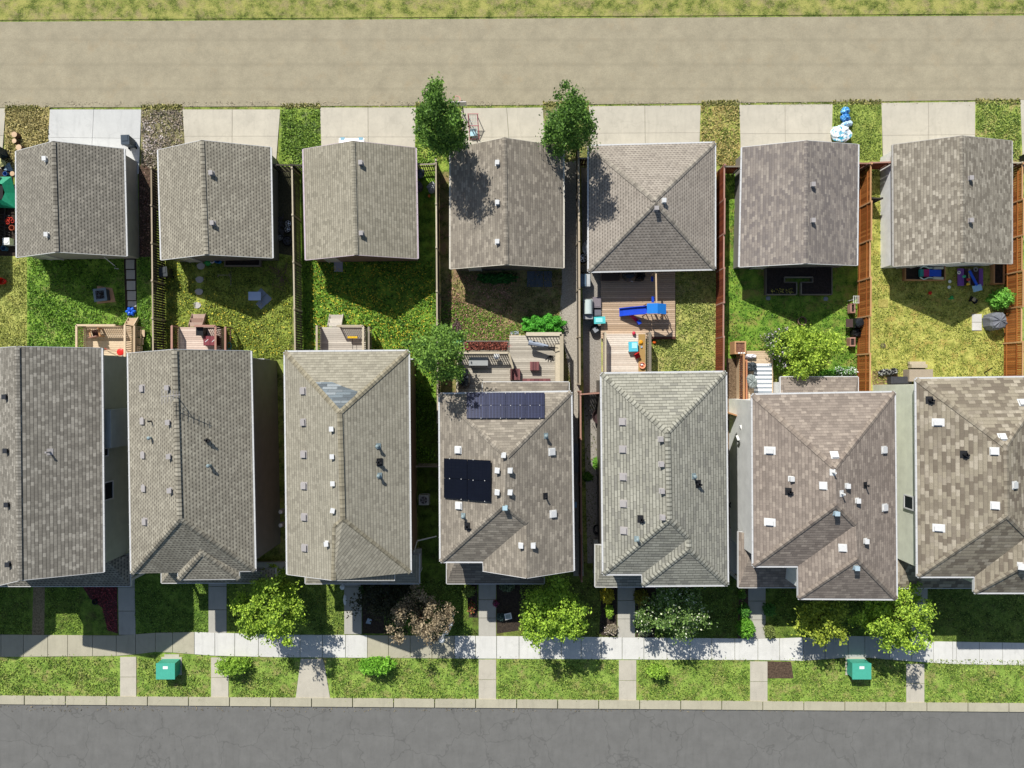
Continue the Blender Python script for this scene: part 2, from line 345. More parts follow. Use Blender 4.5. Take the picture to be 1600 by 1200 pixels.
FR = ('2f4414', '4e6c1c', '7a9230')
lawn('f1', -40, 880, 186, 995, FR, 'front lawn of the leftmost house', 1.2, .5, '6a5c40')
lawn('f2', 208, 880, 330, 992, ('2f4816', '4c6e1e', '74902e'), 'dark front lawn of the second house', 1.2, .2, '6a6a38')
lawn('f3', 352, 880, 542, 992, ('30481a', '587220', '8a9a38'), 'front lawn left of the third house path', 1.2, .4, '847c48')
lawn('f4', 562, 880, 750, 994, ('2c3c16', '4a5e1e', '6e8a28'), 'front lawn around the bronze leaved tree', 1.2, .5, '5a4c34')
lawn('f5', 772, 880, 966, 997, ('32401a', '56641f', '808c38'), 'front lawn under the lime green tree', 1.2, .7, '5e4e34')
lawn('f6', 990, 880, 1172, 1000, ('2c4016', '485e1c', '6c8428'), 'shaded front lawn under the white flowering tree', 1.2, .5, '64523a')
lawn('f7', 1195, 880, 1425, 1003, ('2c4016', '485e1c', '7a9030'), 'shaded front lawn of the sixth house', 1.2, .5, '5e5036')
lawn('f8', 1446, 880, 1700, 1008, ('2c4016', '4e6a20', '7a8c34'), 'front lawn of the rightmost house', 1.2, .5, '64603c')
sheet('boulevard', [(-600, 1020), (190, 1022), (260, 1012), (800, 1026), (1200, 1029), (1600, 1036), (2200, 1042), (2200, 1105), (-600, 1086)], .006, grassmat('blvd', ('3a561a', '688a28', '8ea640'), 1.2, .75, 'aa9c68'), 'grass boulevard between sidewalk and street', 'grass strip')
# soils and gravel
M_MULCH = soil('3a3028', '6a5848'); M_GRAVEL = soil('8c8478', 'b8b0a2', 1.4); M_DARKSOIL = soil('2c2622', '4c4238')
M_RED = soil('3c2c28', '6e3c40'); M_DRY = soil('6c5e48', 'a09070'); M_RIVER = soil('74706a', 'a8a49c', 2.0)
sheet('bare_soil', [(216, 262), (234, 240), (247, 300), (240, 402), (218, 402)], .012, M_MULCH, 'strip of dead leaves beside the first garage', 'soil')
sheet('gravel_path', [(879, 255), (905, 250), (906, 620), (912, 900), (896, 900), (893, 600), (874, 500), (878, 440)], .012, M_GRAVEL, 'pale gravel path along the fence of the fourth yard', 'path')
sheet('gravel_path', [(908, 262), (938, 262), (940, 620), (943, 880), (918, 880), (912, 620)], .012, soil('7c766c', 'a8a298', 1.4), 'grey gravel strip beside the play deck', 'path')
sheet('bare_soil', [(1135, 560), (1156, 560), (1158, 900), (1137, 900)], .012, soil('4a3c2c', '84705a'), 'bare brown soil between the fifth and sixth houses', 'soil')
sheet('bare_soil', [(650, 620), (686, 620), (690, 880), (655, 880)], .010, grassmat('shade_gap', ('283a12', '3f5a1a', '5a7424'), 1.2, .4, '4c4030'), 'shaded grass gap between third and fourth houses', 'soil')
sheet('side_path', [(193, 402), (213, 402), (214, 486), (196, 486)], .012, M_DARKSOIL, 'dark soil bed under the square pavers', 'path')
sheet('mulch_bed', [(128, 915), (183, 915), (184, 990), (168, 985), (160, 950), (140, 935)], .012, M_RED, 'red mulch bed beside the first front path', 'mulch')
sheet('bare_soil', [(52, 915), (70, 915), (69, 993), (50, 993)], .012, M_DRY, 'strip of dead brown grass in the first front yard', 'soil')
sheet('mulch_bed', [(566, 930), (600, 935), (640, 990), (566, 990)], .012, M_DARKSOIL, 'dark mulch bed beside the third front path', 'mulch')
sheet('mulch_bed', [(776, 912), (830, 912), (812, 950), (812, 985), (776, 990)], .012, M_DARKSOIL, 'dark planting bed right of the fourth front path', 'mulch')
sheet('mulch_bed', [(728, 912), (745, 912), (747, 965), (733, 965)], .012, M_DARKSOIL, 'narrow flower bed left of the fourth front path', 'mulch')
sheet('mulch_bed', [(940, 918), (964, 918), (964, 995), (936, 992)], .012, M_DARKSOIL, 'narrow bed of yellow shrubs left of the fifth front path', 'mulch')
sheet('mulch_bed', [(993, 918), (1030, 918), (1022, 998), (993, 996)], .012, M_DARKSOIL, 'dark bed right of the fifth front path', 'mulch')
sheet('mulch_bed', [(1155, 918), (1168, 918), (1172, 1000), (1152, 1000)], .012, M_MULCH, 'narrow bed left of the sixth front path', 'mulch')
sheet('mulch_bed', [(1196, 1033), (1236, 1034), (1240, 1060), (1198, 1060)], .014, M_MULCH, 'brown mulch patch on the boulevard', 'mulch')
sheet('bare_soil', [(1300, 415), (1330, 415), (1335, 520), (1345, 520), (1345, 600), (1330, 560)], .012, soil('4a4030', '8a7a58'), 'bare edge along the orange fence', 'soil') if 0 else None
sheet('bare_soil', [(20, 290), (26, 400), (-30, 400), (-30, 235), (18, 235)], .012, M_DARKSOIL, 'dark cluttered ground left of the leftmost garage', 'soil')
sheet('bare_soil', [(1363, 580), (1400, 575), (1410, 610), (1364, 625)], .012, soil('5a4832', 'a08862'), 'dry soil by the white wall of the rightmost house', 'soil')
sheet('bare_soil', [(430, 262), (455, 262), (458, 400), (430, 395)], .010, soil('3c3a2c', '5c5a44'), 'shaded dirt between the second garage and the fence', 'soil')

def walk(name, tops, bots, xs, mat, label, z=.05, cat='sidewalk'):
    def itp(L, x):
        for (a, b), (d, e) in zip(L[:-1], L[1:]):
            if a <= x <= d: return b + (e - b) * (x - a) / (d - a)
        return L[0][1] if x < L[0][0] else L[-1][1]
    mb = MB()
    for a, b in zip(xs[:-1], xs[1:]):
        q = [at(a + .4, itp(tops, a)), at(b - .4, itp(tops, b)), at(b - .4, itp(bots, b)), at(a + .4, itp(bots, a))]; mb.prism([(p.x, p.y) for p in q], -.02, z)
    return struct(name, mb, mat, label, cat)
TOP = [(-700, 988), (0, 991.5), (185, 993), (245, 988.5), (305, 987.5), (430, 991.5), (800, 994), (1200, 998), (1325, 993.5), (1390, 995), (1450, 1002), (1600, 1004.5), (2300, 1012)]
BOT = [(-700, 1022), (0, 1026), (190, 1024.5), (250, 1017.5), (330, 1024), (430, 1026.5), (800, 1029), (1200, 1031), (1255, 1032), (1325, 1027), (1350, 1027), (1400, 1031), (1480, 1037), (1600, 1039), (2300, 1046)]
walk('sidewalk', TOP, BOT, list(range(-698, 0, 35)) + [2, 37, 75, 106, 145, 182, 212, 243, 270, 304], M_SIDE_OLD, 'beige older stretch of sidewalk at the left')
walk('sidewalk', TOP, BOT, [304, 336, 367, 404, 436, 469, 504, 540, 574], M_SIDE, 'bright stretch of sidewalk before the second and third houses')
walk('sidewalk', TOP, BOT, [574, 607, 641, 675, 710], M_SIDE_OLD, 'beige stretch of sidewalk beside the bronze tree')
walk('sidewalk', TOP, BOT, [710, 743, 776, 811, 844, 877, 908, 939, 972, 1006, 1042, 1078, 1112, 1148, 1184, 1218, 1255], M_SIDE, 'long bright stretch of sidewalk across the middle')
walk('sidewalk', TOP, BOT, [1255, 1289, 1325, 1351, 1390], concrete('a8a8a2', .08, .2), 'greyer stretch of sidewalk before the sixth house')
walk('sidewalk', TOP, BOT, [1390, 1424, 1458, 1488, 1494, 1530, 1566] + list(range(1600, 2280, 34)), M_SIDE, 'bright stretch of sidewalk at the right')
def fpath(x0, x1, y0, y1, n, label, mat=None, sh=0):
    mb = MB()
    for i in range(n):
        a, b = y0 + (y1 - y0) * i / n + .4, y0 + (y1 - y0) * (i + 1) / n - .4; s0, s1 = sh * i / n, sh * (i + 1) / n
        q = [at(x0 + s0, a), at(x1 + s0, a), at(x1 + s1, b), at(x0 + s1, b)]; mb.prism([(p.x, p.y) for p in q], -.02, .04)
    struct('path', mb, mat or M_PATH, label, 'path')
fpath(184, 210, 880, 992, 3, 'concrete front path of the leftmost house', sh=2)
fpath(326, 354, 880, 989, 3, 'concrete front path of the second house')
fpath(538, 565, 880, 991, 3, 'concrete front path of the third house')
fpath(748, 775, 880, 994, 4, 'concrete front path of the fourth house')
fpath(965, 992, 880, 996, 4, 'concrete front path of the fifth house')
fpath(1169, 1196, 880, 998, 4, 'concrete front path of the sixth house')
fpath(1424, 1449, 880, 1000, 4, 'concrete front path of the rightmost house')
for x0, x1, y0, nm in ((188, 213, 1026, 'first'), (330, 357, 1027, 'second'), (748, 775, 1030, 'fourth'), (967, 994, 1031, 'fifth'), (1172, 1199, 1033, 'sixth'), (1416, 1444, 1037, 'rightmost')):
    fpath(x0, x1, y0, 1096 + x0 * .0075 - 8, 2, 'short concrete path across the boulevard before the %s house' % nm, M_CONC)
mb = MB(); 
mb.prism([(at(x, y).x, at(x, y).y) for x, y in ((470, 1029), (504, 1029), (507, 1038), (516, 1092), (462, 1092), (468, 1045))], -.02, .04); struct('path', mb, M_CONC, 'widening concrete path across the boulevard before the third house', 'path')
fpath(257, 280, 1022, 1032, 1, 'concrete pad behind the left teal utility box', M_CONC)
fpath(1327, 1350, 1030, 1040, 1, 'concrete pad behind the right teal utility box', M_CONC)

# ---------------------------------------------------------------- buildings
def tri_hit(tris, px, py):
    d = Vector(((px - 800) / F, -(py - 600) / F, -1.0)); o = Vector((0, 0, H)); best = None
    for A, B, C_ in tris:
        n = (B - A).cross(C_ - A); dn = n.dot(d)
        if abs(dn) < 1e-9: continue
        t = n.dot(A - o) / dn; p = o + d * t
        if all(n.dot((Y - X).cross(p - X)) >= -1e-4 * n.length for X, Y in ((A, B), (B, C_), (C_, A))):
            if best is None or t < best[0]: best = (t, p, n.normalized() if n.z > 0 else -n.normalized())
    return best
def inset(P, d):
    n = len(P); a = sum(P[i].x * P[(i + 1) % n].y - P[(i + 1) % n].x * P[i].y for i in range(n)); sgn = 1 if a > 0 else -1; out = []
    for i in range(n):
        p0, p1, p2 = P[i - 1], P[i], P[(i + 1) % n]; d1 = (p1 - p0).xy.normalized(); d2 = (p2 - p1).xy.normalized()
        n1 = Vector((-d1.y, d1.x)) * sgn * d; n2 = Vector((-d2.y, d2.x)) * sgn * d; cr = d1.x * d2.y - d1.y * d2.x
        q = p1.xy + (n1 if abs(cr) < .05 else n1 + d1 * (((n2 - n1).x * d2.y - (n2 - n1).y * d2.x) / cr)); out.append(Vector((q.x, q.y, p1.z)))
    return out
class Roof: pass
M_WHITE = plain('c6c6c4', .5, .08); M_BEIGE = plain('c9c2b2', .55, .08); M_DARKTRIM = plain('3c3a38', .5, .1)
M_SOFF = plain('b8b4aa', .7, .05); M_GLASS = plain('1a2026', .12, .1, 0, .6); M_FOUND = concrete('8a867c')
def roof(parent, name, V, Fs, per, he, mroof, mtrim, gut=(), caps=(), mcap=None, drop=.16, capw=.3, world_z=0):
    """V name->(px,py,h); Fs face strings; per perimeter names; gut: edges given a gutter"""
    W = {k: at(*v) for k, v in V.items()}; mb = MB(); tris = []
    for f in Fs:
        ns = f.split(); pts = [W[k] for k in ns]; mb.sloped(pts)
        for i in range(1, len(pts) - 1): tris.append((pts[0], pts[i], pts[i + 1]))
    ro = mb.build(name, mroof, parent, True)
    P = [W[k] for k in per]; fb = MB(); glist = []; fb.face([p - Vector((0, 0, drop)) for p in P][::-1], .5); 
    cx = sum(P, Vector()) / len(P)
    for i in range(len(P)):
        a, b = P[i], P[(i + 1) % len(P)]; e = (per[i], per[(i + 1) % len(P)]); dz = Vector((0, 0, drop / 2 + .005))
        d = (b - a); d.z = 0; d.normalize(); nrm = Vector((-d.y, d.x, 0)); 
        ar = sum(P[j].x * P[(j + 1) % len(P)].y - P[(j + 1) % len(P)].x * P[j].y for j in range(len(P)))
        if ar > 0: nrm = -nrm
        fb.bar(a - dz + nrm * .015, b - dz + nrm * .015, .03, drop, .2)
        if e in gut or e[::-1] in gut:
            gb = MB(); glist.append(gb); off = nrm * .065 + Vector((0, 0, -.06)); gb.bar(a + off - d * 0, b + off, .07, .09, .1)
            ln = (b - a).length; k = int(ln / .75)
            for j in range(1, k): q = a.lerp(b, j / k) + off; gb.bar(q + Vector((0, 0, .05)) - nrm * .05, q + Vector((0, 0, .05)) + nrm * .05, .03, .02, .9)
    fb.build('fascia', [mtrim], ro, True)
    for gb in glist: gb.build('gutter', mtrim, ro, True)
    if caps:
        for e in caps:
            cb = MB(); a, b = W[e[0]], W[e[1]]; d = (b - a); L = d.length; dh = d.copy(); dh.z = 0; dh.normalize(); s_ = Vector((-dh.y, dh.x, 0)) * capw / 2; up = Vector((0, 0, .045)); dn = Vector((0, 0, -capw * .5 * .38))
            a2, b2 = a + up, b + up
            l, r_ = [a2 + s_ + dn, b2 + s_ + dn], [a2 - s_ + dn, b2 - s_ + dn]
            for q in ([a2, b2, l[1], l[0]], [a2, r_[0], r_[1], b2]):
                o = q; n = (o[1] - o[0]).cross(o[2] - o[0])
                uv = [(.0 if p in (a2, b2) else capw / 2, 0 if p in (a2, l[0], r_[0]) else L) for p in o]
                if n.z < 0: o = o[::-1]; uv = uv[::-1]
                cb.face(o, .5, uv)
            cb.build('ridge_cap', mcap or mroof, ro, True)
    ro_ = Roof(); ro_.ob = ro; ro_.W = W; ro_.tris = tris; ro_.P = P; ro_.he = he
    return ro_
def walls(parent, rf, he, mat, ins=.4, gables=(), name='wall', base=.0):
    per = [p for p in rf.P]; flat = [p for p in per if abs(p.z - he) < .02]; q = inset(flat, ins); mb = MB()
    mb.prism([(p.x, p.y) for p in q], base, he + ins * .35)
    for a, r_, b in gables:
        A, Rr, B = rf.W[a], rf.W[r_], rf.W[b]; d = (B - A).xy.normalized(); c0 = sum(flat, Vector()) / len(flat); nin = Vector((-d.y, d.x)); 
        if nin.dot((c0 - A).xy) < 0: nin = -nin
        o = Vector((nin.x, nin.y, 0)) * (ins + .002); dd = Vector((d.x, d.y, 0)); z1 = he + ins * .35 
        a2 = A + o + dd * ins; b2 = B + o - dd * ins; r2 = Rr + o * 1.0; a2.z = b2.z = z1 - .01; r2.z = Rr.z - .1
        k = o.normalized() * .1; vs = [a2, b2, r2, a2 + k, b2 + k, r2 + k]; mb._add(vs, [(0, 1, 2), (5, 4, 3), (0, 3, 4, 1), (1, 4, 5, 2), (2, 5, 3, 0)], .5)
    return mb.build(name, mat, parent, True), q
def window(parent, x, y, z, wd, ht, face, mtrim=None, name='window', door=False, mdoor=None):
    """face: 'n','s','e','w' outward direction, x,y world centre on the wall plane"""
    nx, ny = {'n': (0, 1), 's': (0, -1), 'e': (1, 0), 'w': (-1, 0)}[face]; tx, ty = -ny, nx; f = MB(); t = .08
    def b(mb, u, zz, su, sz, dp, off=.0):
        sx = abs(tx) * su + abs(nx) * dp; sy = abs(ty) * su + abs(ny) * dp
        mb.box(x + tx * u + nx * (off + dp / 2 - .01), y + ty * u + ny * (off + dp / 2 - .01), zz, sx, sy, sz)
    b(f, -wd / 2 + t / 2, z, t, ht, .07); b(f, wd / 2 - t / 2, z, t, ht, .07); b(f, 0, z + ht - t, wd - 2 * t, t, .07)
    if not door: b(f, 0, z, wd - 2 * t, t, .07)
    fr = f.build('door_frame' if door else name, mtrim or M_WHITE, parent, True)
    p = MB(); b(p, 0, z + (0 if door else t), wd - 2 * t, ht - (t if door else 2 * t), .03)
    p.build('door' if door else 'pane', (mdoor or plain('5a2a24')) if door else M_GLASS, fr, True); return fr
def vent(rf, px, py, kind, mat, name='roof_vent'):
    h = tri_hit(rf.tris, px, py)
    if not h: print('NOHIT', px, py); return
    t, p, n = h; mb = MB(); up = Vector((n.x, n.y, 0)); up = up.normalized() if up.length > .01 else Vector((1, 0, 0)); rz = math.atan2(up.y, up.x)
    e1 = Vector((math.cos(rz), math.sin(rz), 0)); tdir = (e1 - n * e1.dot(n)).normalized(); side = n.cross(tdir)
    def fl(k0, k1, w_, off, hh):
        q = [p + tdir * a * w_ + side * b_ * w_ for a, b_ in ((-k0, -k1), (k0, -k1), (k0, k1), (-k0, k1))]; vs = [v + n * off for v in q] + [v + n * (off + hh) for v in q]
        mb._add(vs, [(3, 2, 1, 0), (4, 5, 6, 7), (0, 1, 5, 4), (1, 2, 6, 5), (2, 3, 7, 6), (3, 0, 4, 7)])
    if kind == 'box':
        fl(.17, .17, 1, .005, .015); mb.box(p.x, p.y, p.z - .1, .21, .23, .32, rz); mb.box(p.x, p.y, p.z + .22, .27, .3, .045, rz)
    elif kind == 'low':
        fl(.25, .25, 1, .005, .02); fl(.17, .17, 1, .02, .09); fl(.2, .2, 1, .11, .02)
    elif kind == 'wide':
        fl(.3, .22, 1.15, .005, .015); fl(.17, .13, 1.15, .02, .12); fl(.2, .15, 1.15, .14, .02)
    elif kind == 'pipe':
        fl(.16, .2, 1, .004, .02); mb.tube(p - Vector((0, 0, .05)), p + Vector((0, 0, .42)), .055, .05, 10); mb.ring(p.x, p.y, p.z + .42, .05, .02, 10, 5)
    elif kind == 'cowl':
        fl(.15, .18, 1, .004, .02); mb.tube(p - Vector((0, 0, .05)), p + Vector((0, 0, .4)), .075, .075, 12); mb.lathe(p.x, p.y, [(.11, p.z + .36), (.12, p.z + .4), (.06, p.z + .46), (0, p.z + .47)], 12)
    elif kind == 'turn':
        fl(.2, .24, 1, .004, .02); mb.tube(p, p + Vector((0, 0, .28)), .09, .09, 10); mb.bar(p + Vector((-.16, .04, .3)), p + Vector((.18, -.04, .3)), .12, .08); mb.bar(p + Vector((.0, -.12, .3)), p + Vector((.02, .15, .3)), .1, .08)
    mb.build(name, mat, rf.ob, True)
M_VW = plain('d0d0cd', .45, .08); M_VG = plain('a29d9a', .5, .08); M_VB = plain('1e1e20', .5, .1); M_VT = plain('8c9c9e', .45, .2, .2); M_VDK = plain('2e3034', .5, .1)

SH = {
 'g1': shingle('g1', ('857e74', '958e83', 'a49c90'), .215, .3, .3, .75, .5),
 'g1w': shingle('g1w', ('a09c8c', 'a8a494', 'b0ac9c'), .215, .3, .2, .3, .3),
 'h1': shingle('h1', ('827b72', '938c82', 'a39c92'), .22, .3, .55, 0, .8),
 'h2': shingle('h2', ('948b7d', 'a29a8b', 'b0a898'), .215, .3, .25, .7, .5),
 'h3': shingle('h3', ('8f8879', '9c9586', '827a6d'), .215, .31, .45, 0, .55),
 'g3': shingle('g3', ('8e8676', '9e9686', '7e7768'), .215, .31, .45, 0, .6),
 'g4': shingle('g4', ('968b7e', '857a70', 'a89c8e'), .2, .42, .35, 0, .7),
 'g5': shingle('g5', ('968a80', 'a0958b', '857a72'), .215, .3, .3, .55, .5),
 'h5': shingle('h5', ('918e82', '9c998d', '84817a'), .235, .55, .75, 0, .8),
 'g6': shingle('g6', ('948880', '7f7574', 'a2968c'), .2, .42, .3, 0, .75),
 'g7': shingle('g7', ('9a9082', '83786c', 'aca294'), .2, .36, .4, 0, .85),
 'h7': shingle('h7', ('9a8e7c', '7d6f62', 'a69a8a'), .27, .5, .3, 0, 1.0),
 'h6': shingle('h6', ('9a8a80', '897a72', 'a8988c'), .22, .4, .35, 0, .7)}
def capmat(k, line=.75):
    a = {'g1': ('7c756b', '8d867b', '9a9388'), 'h2': ('8f8678', '9c9485', 'a49c8d'), 'h5': ('989588', 'a29f93', '8a887c'), 'h3': ('8a806c', '988e7a', '807664'), 'h6': ('8a7a70', '9c8c80', '7c6c66'), 'h7': ('9c907e', '7e7062', 'a89c8c'), 'g5': ('8c8278', 'a0968a', '7c746c')}[k]
    return shingle('cap_' + k, a, .3, 3, line * .75, 0, .9, .4)
HEg, HRg = 2.15, 4.08
GG = 'detached garages along the lane'
def garage(label, NW, RN, NE, SE, RS, SW, mat, wallhex, trim, vents, vm, gut=(('NE', 'SE'), ('NW', 'SW')), cap=None, drop=.14):
    V = dict(NW=NW + (HEg,), NE=NE + (HEg,), SE=SE + (HEg,), SW=SW + (HEg,), RN=RN + (HRg,), RS=RS + (HRg,))
    b = (at(*V['NW']) + at(*V['SE'])) / 2; b.z = 0; t = thing('garage', label, 'garage', b, 0, GG)
    rf = roof(t, 'roof', V, ['NW RN RS SW', 'RN NE SE RS'], ['NW', 'RN', 'NE', 'SE', 'RS', 'SW'], HEg, mat, trim, gut, [('RN', 'RS')], cap or mat, drop)
    w_, q = walls(t, rf, HEg, siding(wallhex), .22, (('NW', 'RN', 'NE'), ('SW', 'RS', 'SE')))
    ny = max(p.y for p in q); sy = min(p.y for p in q); cx = sum(p.x for p in q) / 4
    window(t, cx, ny + .0, .03, 4.9, 2.15, 'n', M_WHITE, door=True, mdoor=siding('d8d6d0', .5, .5)); window(t, cx - 2.3, sy, .05, .95, 2.05, 's', M_WHITE, door=True, mdoor=plain('c8c6c0')); 
    for x, y in vents: vent(rf, x, y, 'box', vm)
    return t, rf, q
G1 = garage('grey gable garage at the far left with a bright white driveway', (25, 236), (83, 220.5), (193, 232.5), (197, 400), (88, 393.5), (26, 402), [SH['g1']], 'a39f98', M_WHITE, [(72, 249), (75, 367)], M_VW, cap=capmat('g1'), gut=(('NE', 'SE'), ('NW', 'SW')))
G2 = garage('grey gable garage with beige west slope, second from the left', (247, 234), (315, 219), (422, 230), (425, 403), (322, 397.5), (252, 406), SH['h2'], '7e7a74', M_WHITE, [(331, 271), (333, 349)], M_VG, cap=capmat('h2'))
G3 = garage('plain olive beige garage with a white car parked at its lane side', (474, 233), (551, 220), (649, 231), (652, 404), (556, 398), (478, 406), SH['g3'], '8a7468', plain('b9aab0', .5, .08), [(564, 255), (565, 365)], M_VG)
G4 = garage('brown garage with three white vents in a row and a tree shadow across it', (704, 232), (788, 215), (880, 229), (880, 418.5), (791, 413), (704, 420), SH['g4'], '7c766e', M_BEIGE, [(777, 255), (777, 317), (777, 378)], M_VW)
G6 = garage('mauve brown gable garage with two vents, above the dark raised garden bed', (1160, 230), (1260, 219.5), (1341, 225.5), (1339, 414.5), (1259, 411.5), (1156, 417), SH['g6'], '8a8682', M_WHITE, [(1269, 289), (1269, 345)], M_VG)
G7 = garage('mottled tan garage at the far right with a white side wall', (1396, 226), (1503, 212), (1581, 220), (1581, 412), (1505, 409.5), (1397, 416), SH['g7'], 'f0f0ee', plain('a8a49c', .5, .1), [(1515, 279), (1515, 345)], M_VG)
V = dict(NW=(920, 228, HEg), NE=(1117, 223, HEg), SE=(1117, 420, HEg), SW=(920, 424, HEg), A=(1023, 313.5, 4.3), B=(1024.5, 317, 4.3))
t = thing('garage', 'garage with a four sided pyramid roof above the play deck', 'garage', at(1010, 325), 0, GG)
G5 = roof(t, 'roof', V, ['NW NE A', 'NW A B SW', 'NE SE B A', 'SW B SE'], ['NW', 'NE', 'SE', 'SW'], HEg, SH['g5'], M_WHITE, [('NW', 'SW'), ('NE', 'SE'), ('NW', 'NE'), ('SW', 'SE')], [('NW', 'A'), ('NE', 'A'), ('SW', 'B'), ('SE', 'B')], capmat('g5', .35))
w_, q = walls(t, G5, HEg, siding('b8b4aa'), .38); window(t, sum(p.x for p in q) / 4, max(p.y for p in q), .03, 5, 2.15, 'n', M_WHITE, door=True, mdoor=siding('d8d6d0', .5, .5))
vent(G5, 1037, 314, 'box', M_VW); vent(G5, 1025, 326, 'box', M_VG)

HE, HP = 6.1, 2.9
HG = 'two storey houses in a row'
def house(label, V, Fs, per, mat, wallhex, trim, gut, caps, cap, gables=(), base=None, ins=.4):
    V = {k: (v[0], v[1], v[2] if v[2] == HE else v[2] + .5) for k, v in V.items()}
    P = [at(*V[k]) for k in per]; b = sum(P, Vector()) / len(P); b.z = 0; t = thing('house', label, 'house', b, 0, HG)
    rf = roof(t, 'roof', V, Fs, per, HE, mat, trim, gut, caps, cap, .2, .32); rf.t = t
    w_, q = walls(t, rf, HE, siding(wallhex, .16), ins, gables); rf.q = q; return rf
def porch(rf, x0, y0, x1, y1, mat, trim, ins=1.0, hi=3.5, post=True, wallhex=None, front='s', sides=(1, 1), hp=HP):
    a, b = at(x0, y0, hp), at(x1, y1, hp); X0, X1 = min(a.x, b.x), max(a.x, b.x); Y1, Y0 = max(a.y, b.y), min(a.y, b.y)
    s = -1 if front == 's' else 1; yo, yi = (Y0, Y1) if front == 's' else (Y1, Y0); d = ins
    OL, OR, IL, IR = Vector((X0, yo, hp)), Vector((X1, yo, hp)), Vector((X0 + d * sides[0], yi, hi)), Vector((X1 - d * sides[1], yi, hi)); WL, WR = Vector((X0, yi, hp)), Vector((X1, yi, hp))
    mb = MB(); mb.sloped([OL, OR, IR, IL])
    if sides[0]: mb.sloped([WL, OL, IL])
    if sides[1]: mb.sloped([OR, WR, IR])
    ro = mb.build('porch_roof', mat, rf.t, True); fb = MB(); dz = Vector((0, 0, .09))
    for p, q_ in ((OL, OR), (WL, OL), (OR, WR)): fb.bar(p - dz, q_ - dz, .1, .17, .2)
    fb.face([WL - 2 * dz, OL - 2 * dz, OR - 2 * dz, WR - 2 * dz], .5); fb.build('fascia', trim, ro, True)
    if post:
        for xx in (X0 + .25, X1 - .25):
            pb = MB(); pb.box(xx, yo - s * .3, 0, .16, .16, hp - .15); pb.build('porch_post', M_WHITE, rf.t, True)
        sb = MB(); sb.box((X0 + X1) / 2, (yo + yi) / 2, 0, X1 - X0 - .4, abs(yo - yi) - .5, .35); sb.build('porch_floor', M_PATH, rf.t, True)
    elif wallhex:
        wb = MB(); wb.prism([(X0 + .35, yo - s * .35), (X1 - .35, yo - s * .35), (X1 - .35, yi), (X0 + .35, yi)], 0, hp - .1); wb.build('wall', siding(wallhex, .16), rf.t, True)
    R_ = Roof(); R_.ob = ro; R_.tris = [(OL, OR, IR), (OL, IR, IL), (WL, OL, IL), (OR, WR, IR)]; return R_
def facade(rf, dx=0):
    q = rf.q; sy = min(p.y for p in q); ny = max(p.y for p in q); cx = sum(p.x for p in q) / len(q); 
    window(rf.t, cx + 1.5, sy, 3.5, 1.6, 1.4, 's'); window(rf.t, cx + 1.2, sy, .9, 1.8, 1.5, 's')
    window(rf.t, q[-1].x + 2.0, q[-1].y, .36, 1.0, 2.1, 's', M_WHITE, door=True, mdoor=plain('5a2a24'))
    window(rf.t, cx - 2.0, ny, 3.5, 1.3, 1.3, 'n'); window(rf.t, cx + 2.0, ny, 3.5, 1.3, 1.3, 'n'); window(rf.t, cx + 1.9, ny, 1.2, 1.8, 1.2, 'n')
# house 1
V = dict(NW=(-31, 546, HE), RN=(26, 541.5, 7.75), NE=(158, 544, HE), SE=(161, 894, HE), RS=(30, 907, 7.75), SW=(-31, 922, HE))
H1 = house('leftmost grey house cut by the photo edge, with dark square vents', V, ['NW RN RS SW', 'RN NE SE RS'], ['NW', 'RN', 'NE', 'SE', 'RS', 'SW'], SH['h1'], 'a6aa9c', M_WHITE, [('NE', 'SE'), ('NW', 'SW')], [('RN', 'RS')], SH['h1'], (('NW', 'RN', 'NE'), ('SW', 'RS', 'SE')))
for y in (620, 704, 788, 881): vent(H1, 10 + (y - 620) * .02, y, 'box', M_VDK)
vent(H1, 78, 706, 'pipe', M_VG)
porch(H1, -35, 868, 203, 916, SH['g1'], M_WHITE, 1.0, 3.9, sides=(0, 1))
xe = max(p.x for p in H1.q); yN = at(0, 685, 0).y
b = MB(); b.box(xe + .3, at(0, 637, 2).y - 1.25, 2.9, .6, 2.5, 2.7); b.build('chimney_chase', siding('a4acaa', .16), H1.t, True)
window(H1.t, xe, at(0, 767, 5).y, 4.35, 1.25, 1.3, 'e'); window(H1.t, xe, at(0, 706, 5).y, 4.9, .6, .6, 'e')
# house 2
V = dict(NW=(200, 552, HE), RN=(272, 546, 8.1), NE=(391, 548.5, HE), SE=(398, 892.5, HE), SW=(205, 896.5, HE), A=(280, 811, 8.1),
         a=(277.5, 893, HE), b=(278, 906, HE), d=(373.5, 905, HE), e=(373.5, 893, HE), P=(315, 864, 6.65), Q=(312, 853, 6.67))
H2 = house('beige grey house with a small hipped bump on its front eave, second from left', V, ['NW RN A SW', 'RN NE SE A', 'SW A SE', 'b P d', 'a Q P b', 'e d P Q'], ['NW', 'RN', 'NE', 'SE', 'e', 'd', 'b', 'a', 'SW'], SH['h2'], '73716e', M_WHITE, [('NE', 'SE'), ('NW', 'SW')], [('RN', 'A'), ('SW', 'A'), ('A', 'SE'), ('b', 'P'), ('P', 'd'), ('Q', 'P')], capmat('h2'), (('NW', 'RN', 'NE'),))
porch(H2, 252, 888, 430, 911, SH['h2'], M_WHITE, 1.0, 3.5); facade(H2)
for y in (607, 658, 711, 763, 815): vent(H2, 223 + (y - 607) * .02, y, 'low', M_VG)
for y in (606, 660, 713, 766): vent(H2, 263 + (y - 606) * .025, y, 'box', M_VG)
for x, y, k, mm in ((237, 658, 'pipe', M_VB), (237, 684, 'cowl', M_VT), (326, 688, 'turn', M_VB), (329, 727, 'cowl', M_VT)): vent(H2, x, y, k, mm)
an = MB(); p = tri_hit(H2.tris, 279, 622)[1]
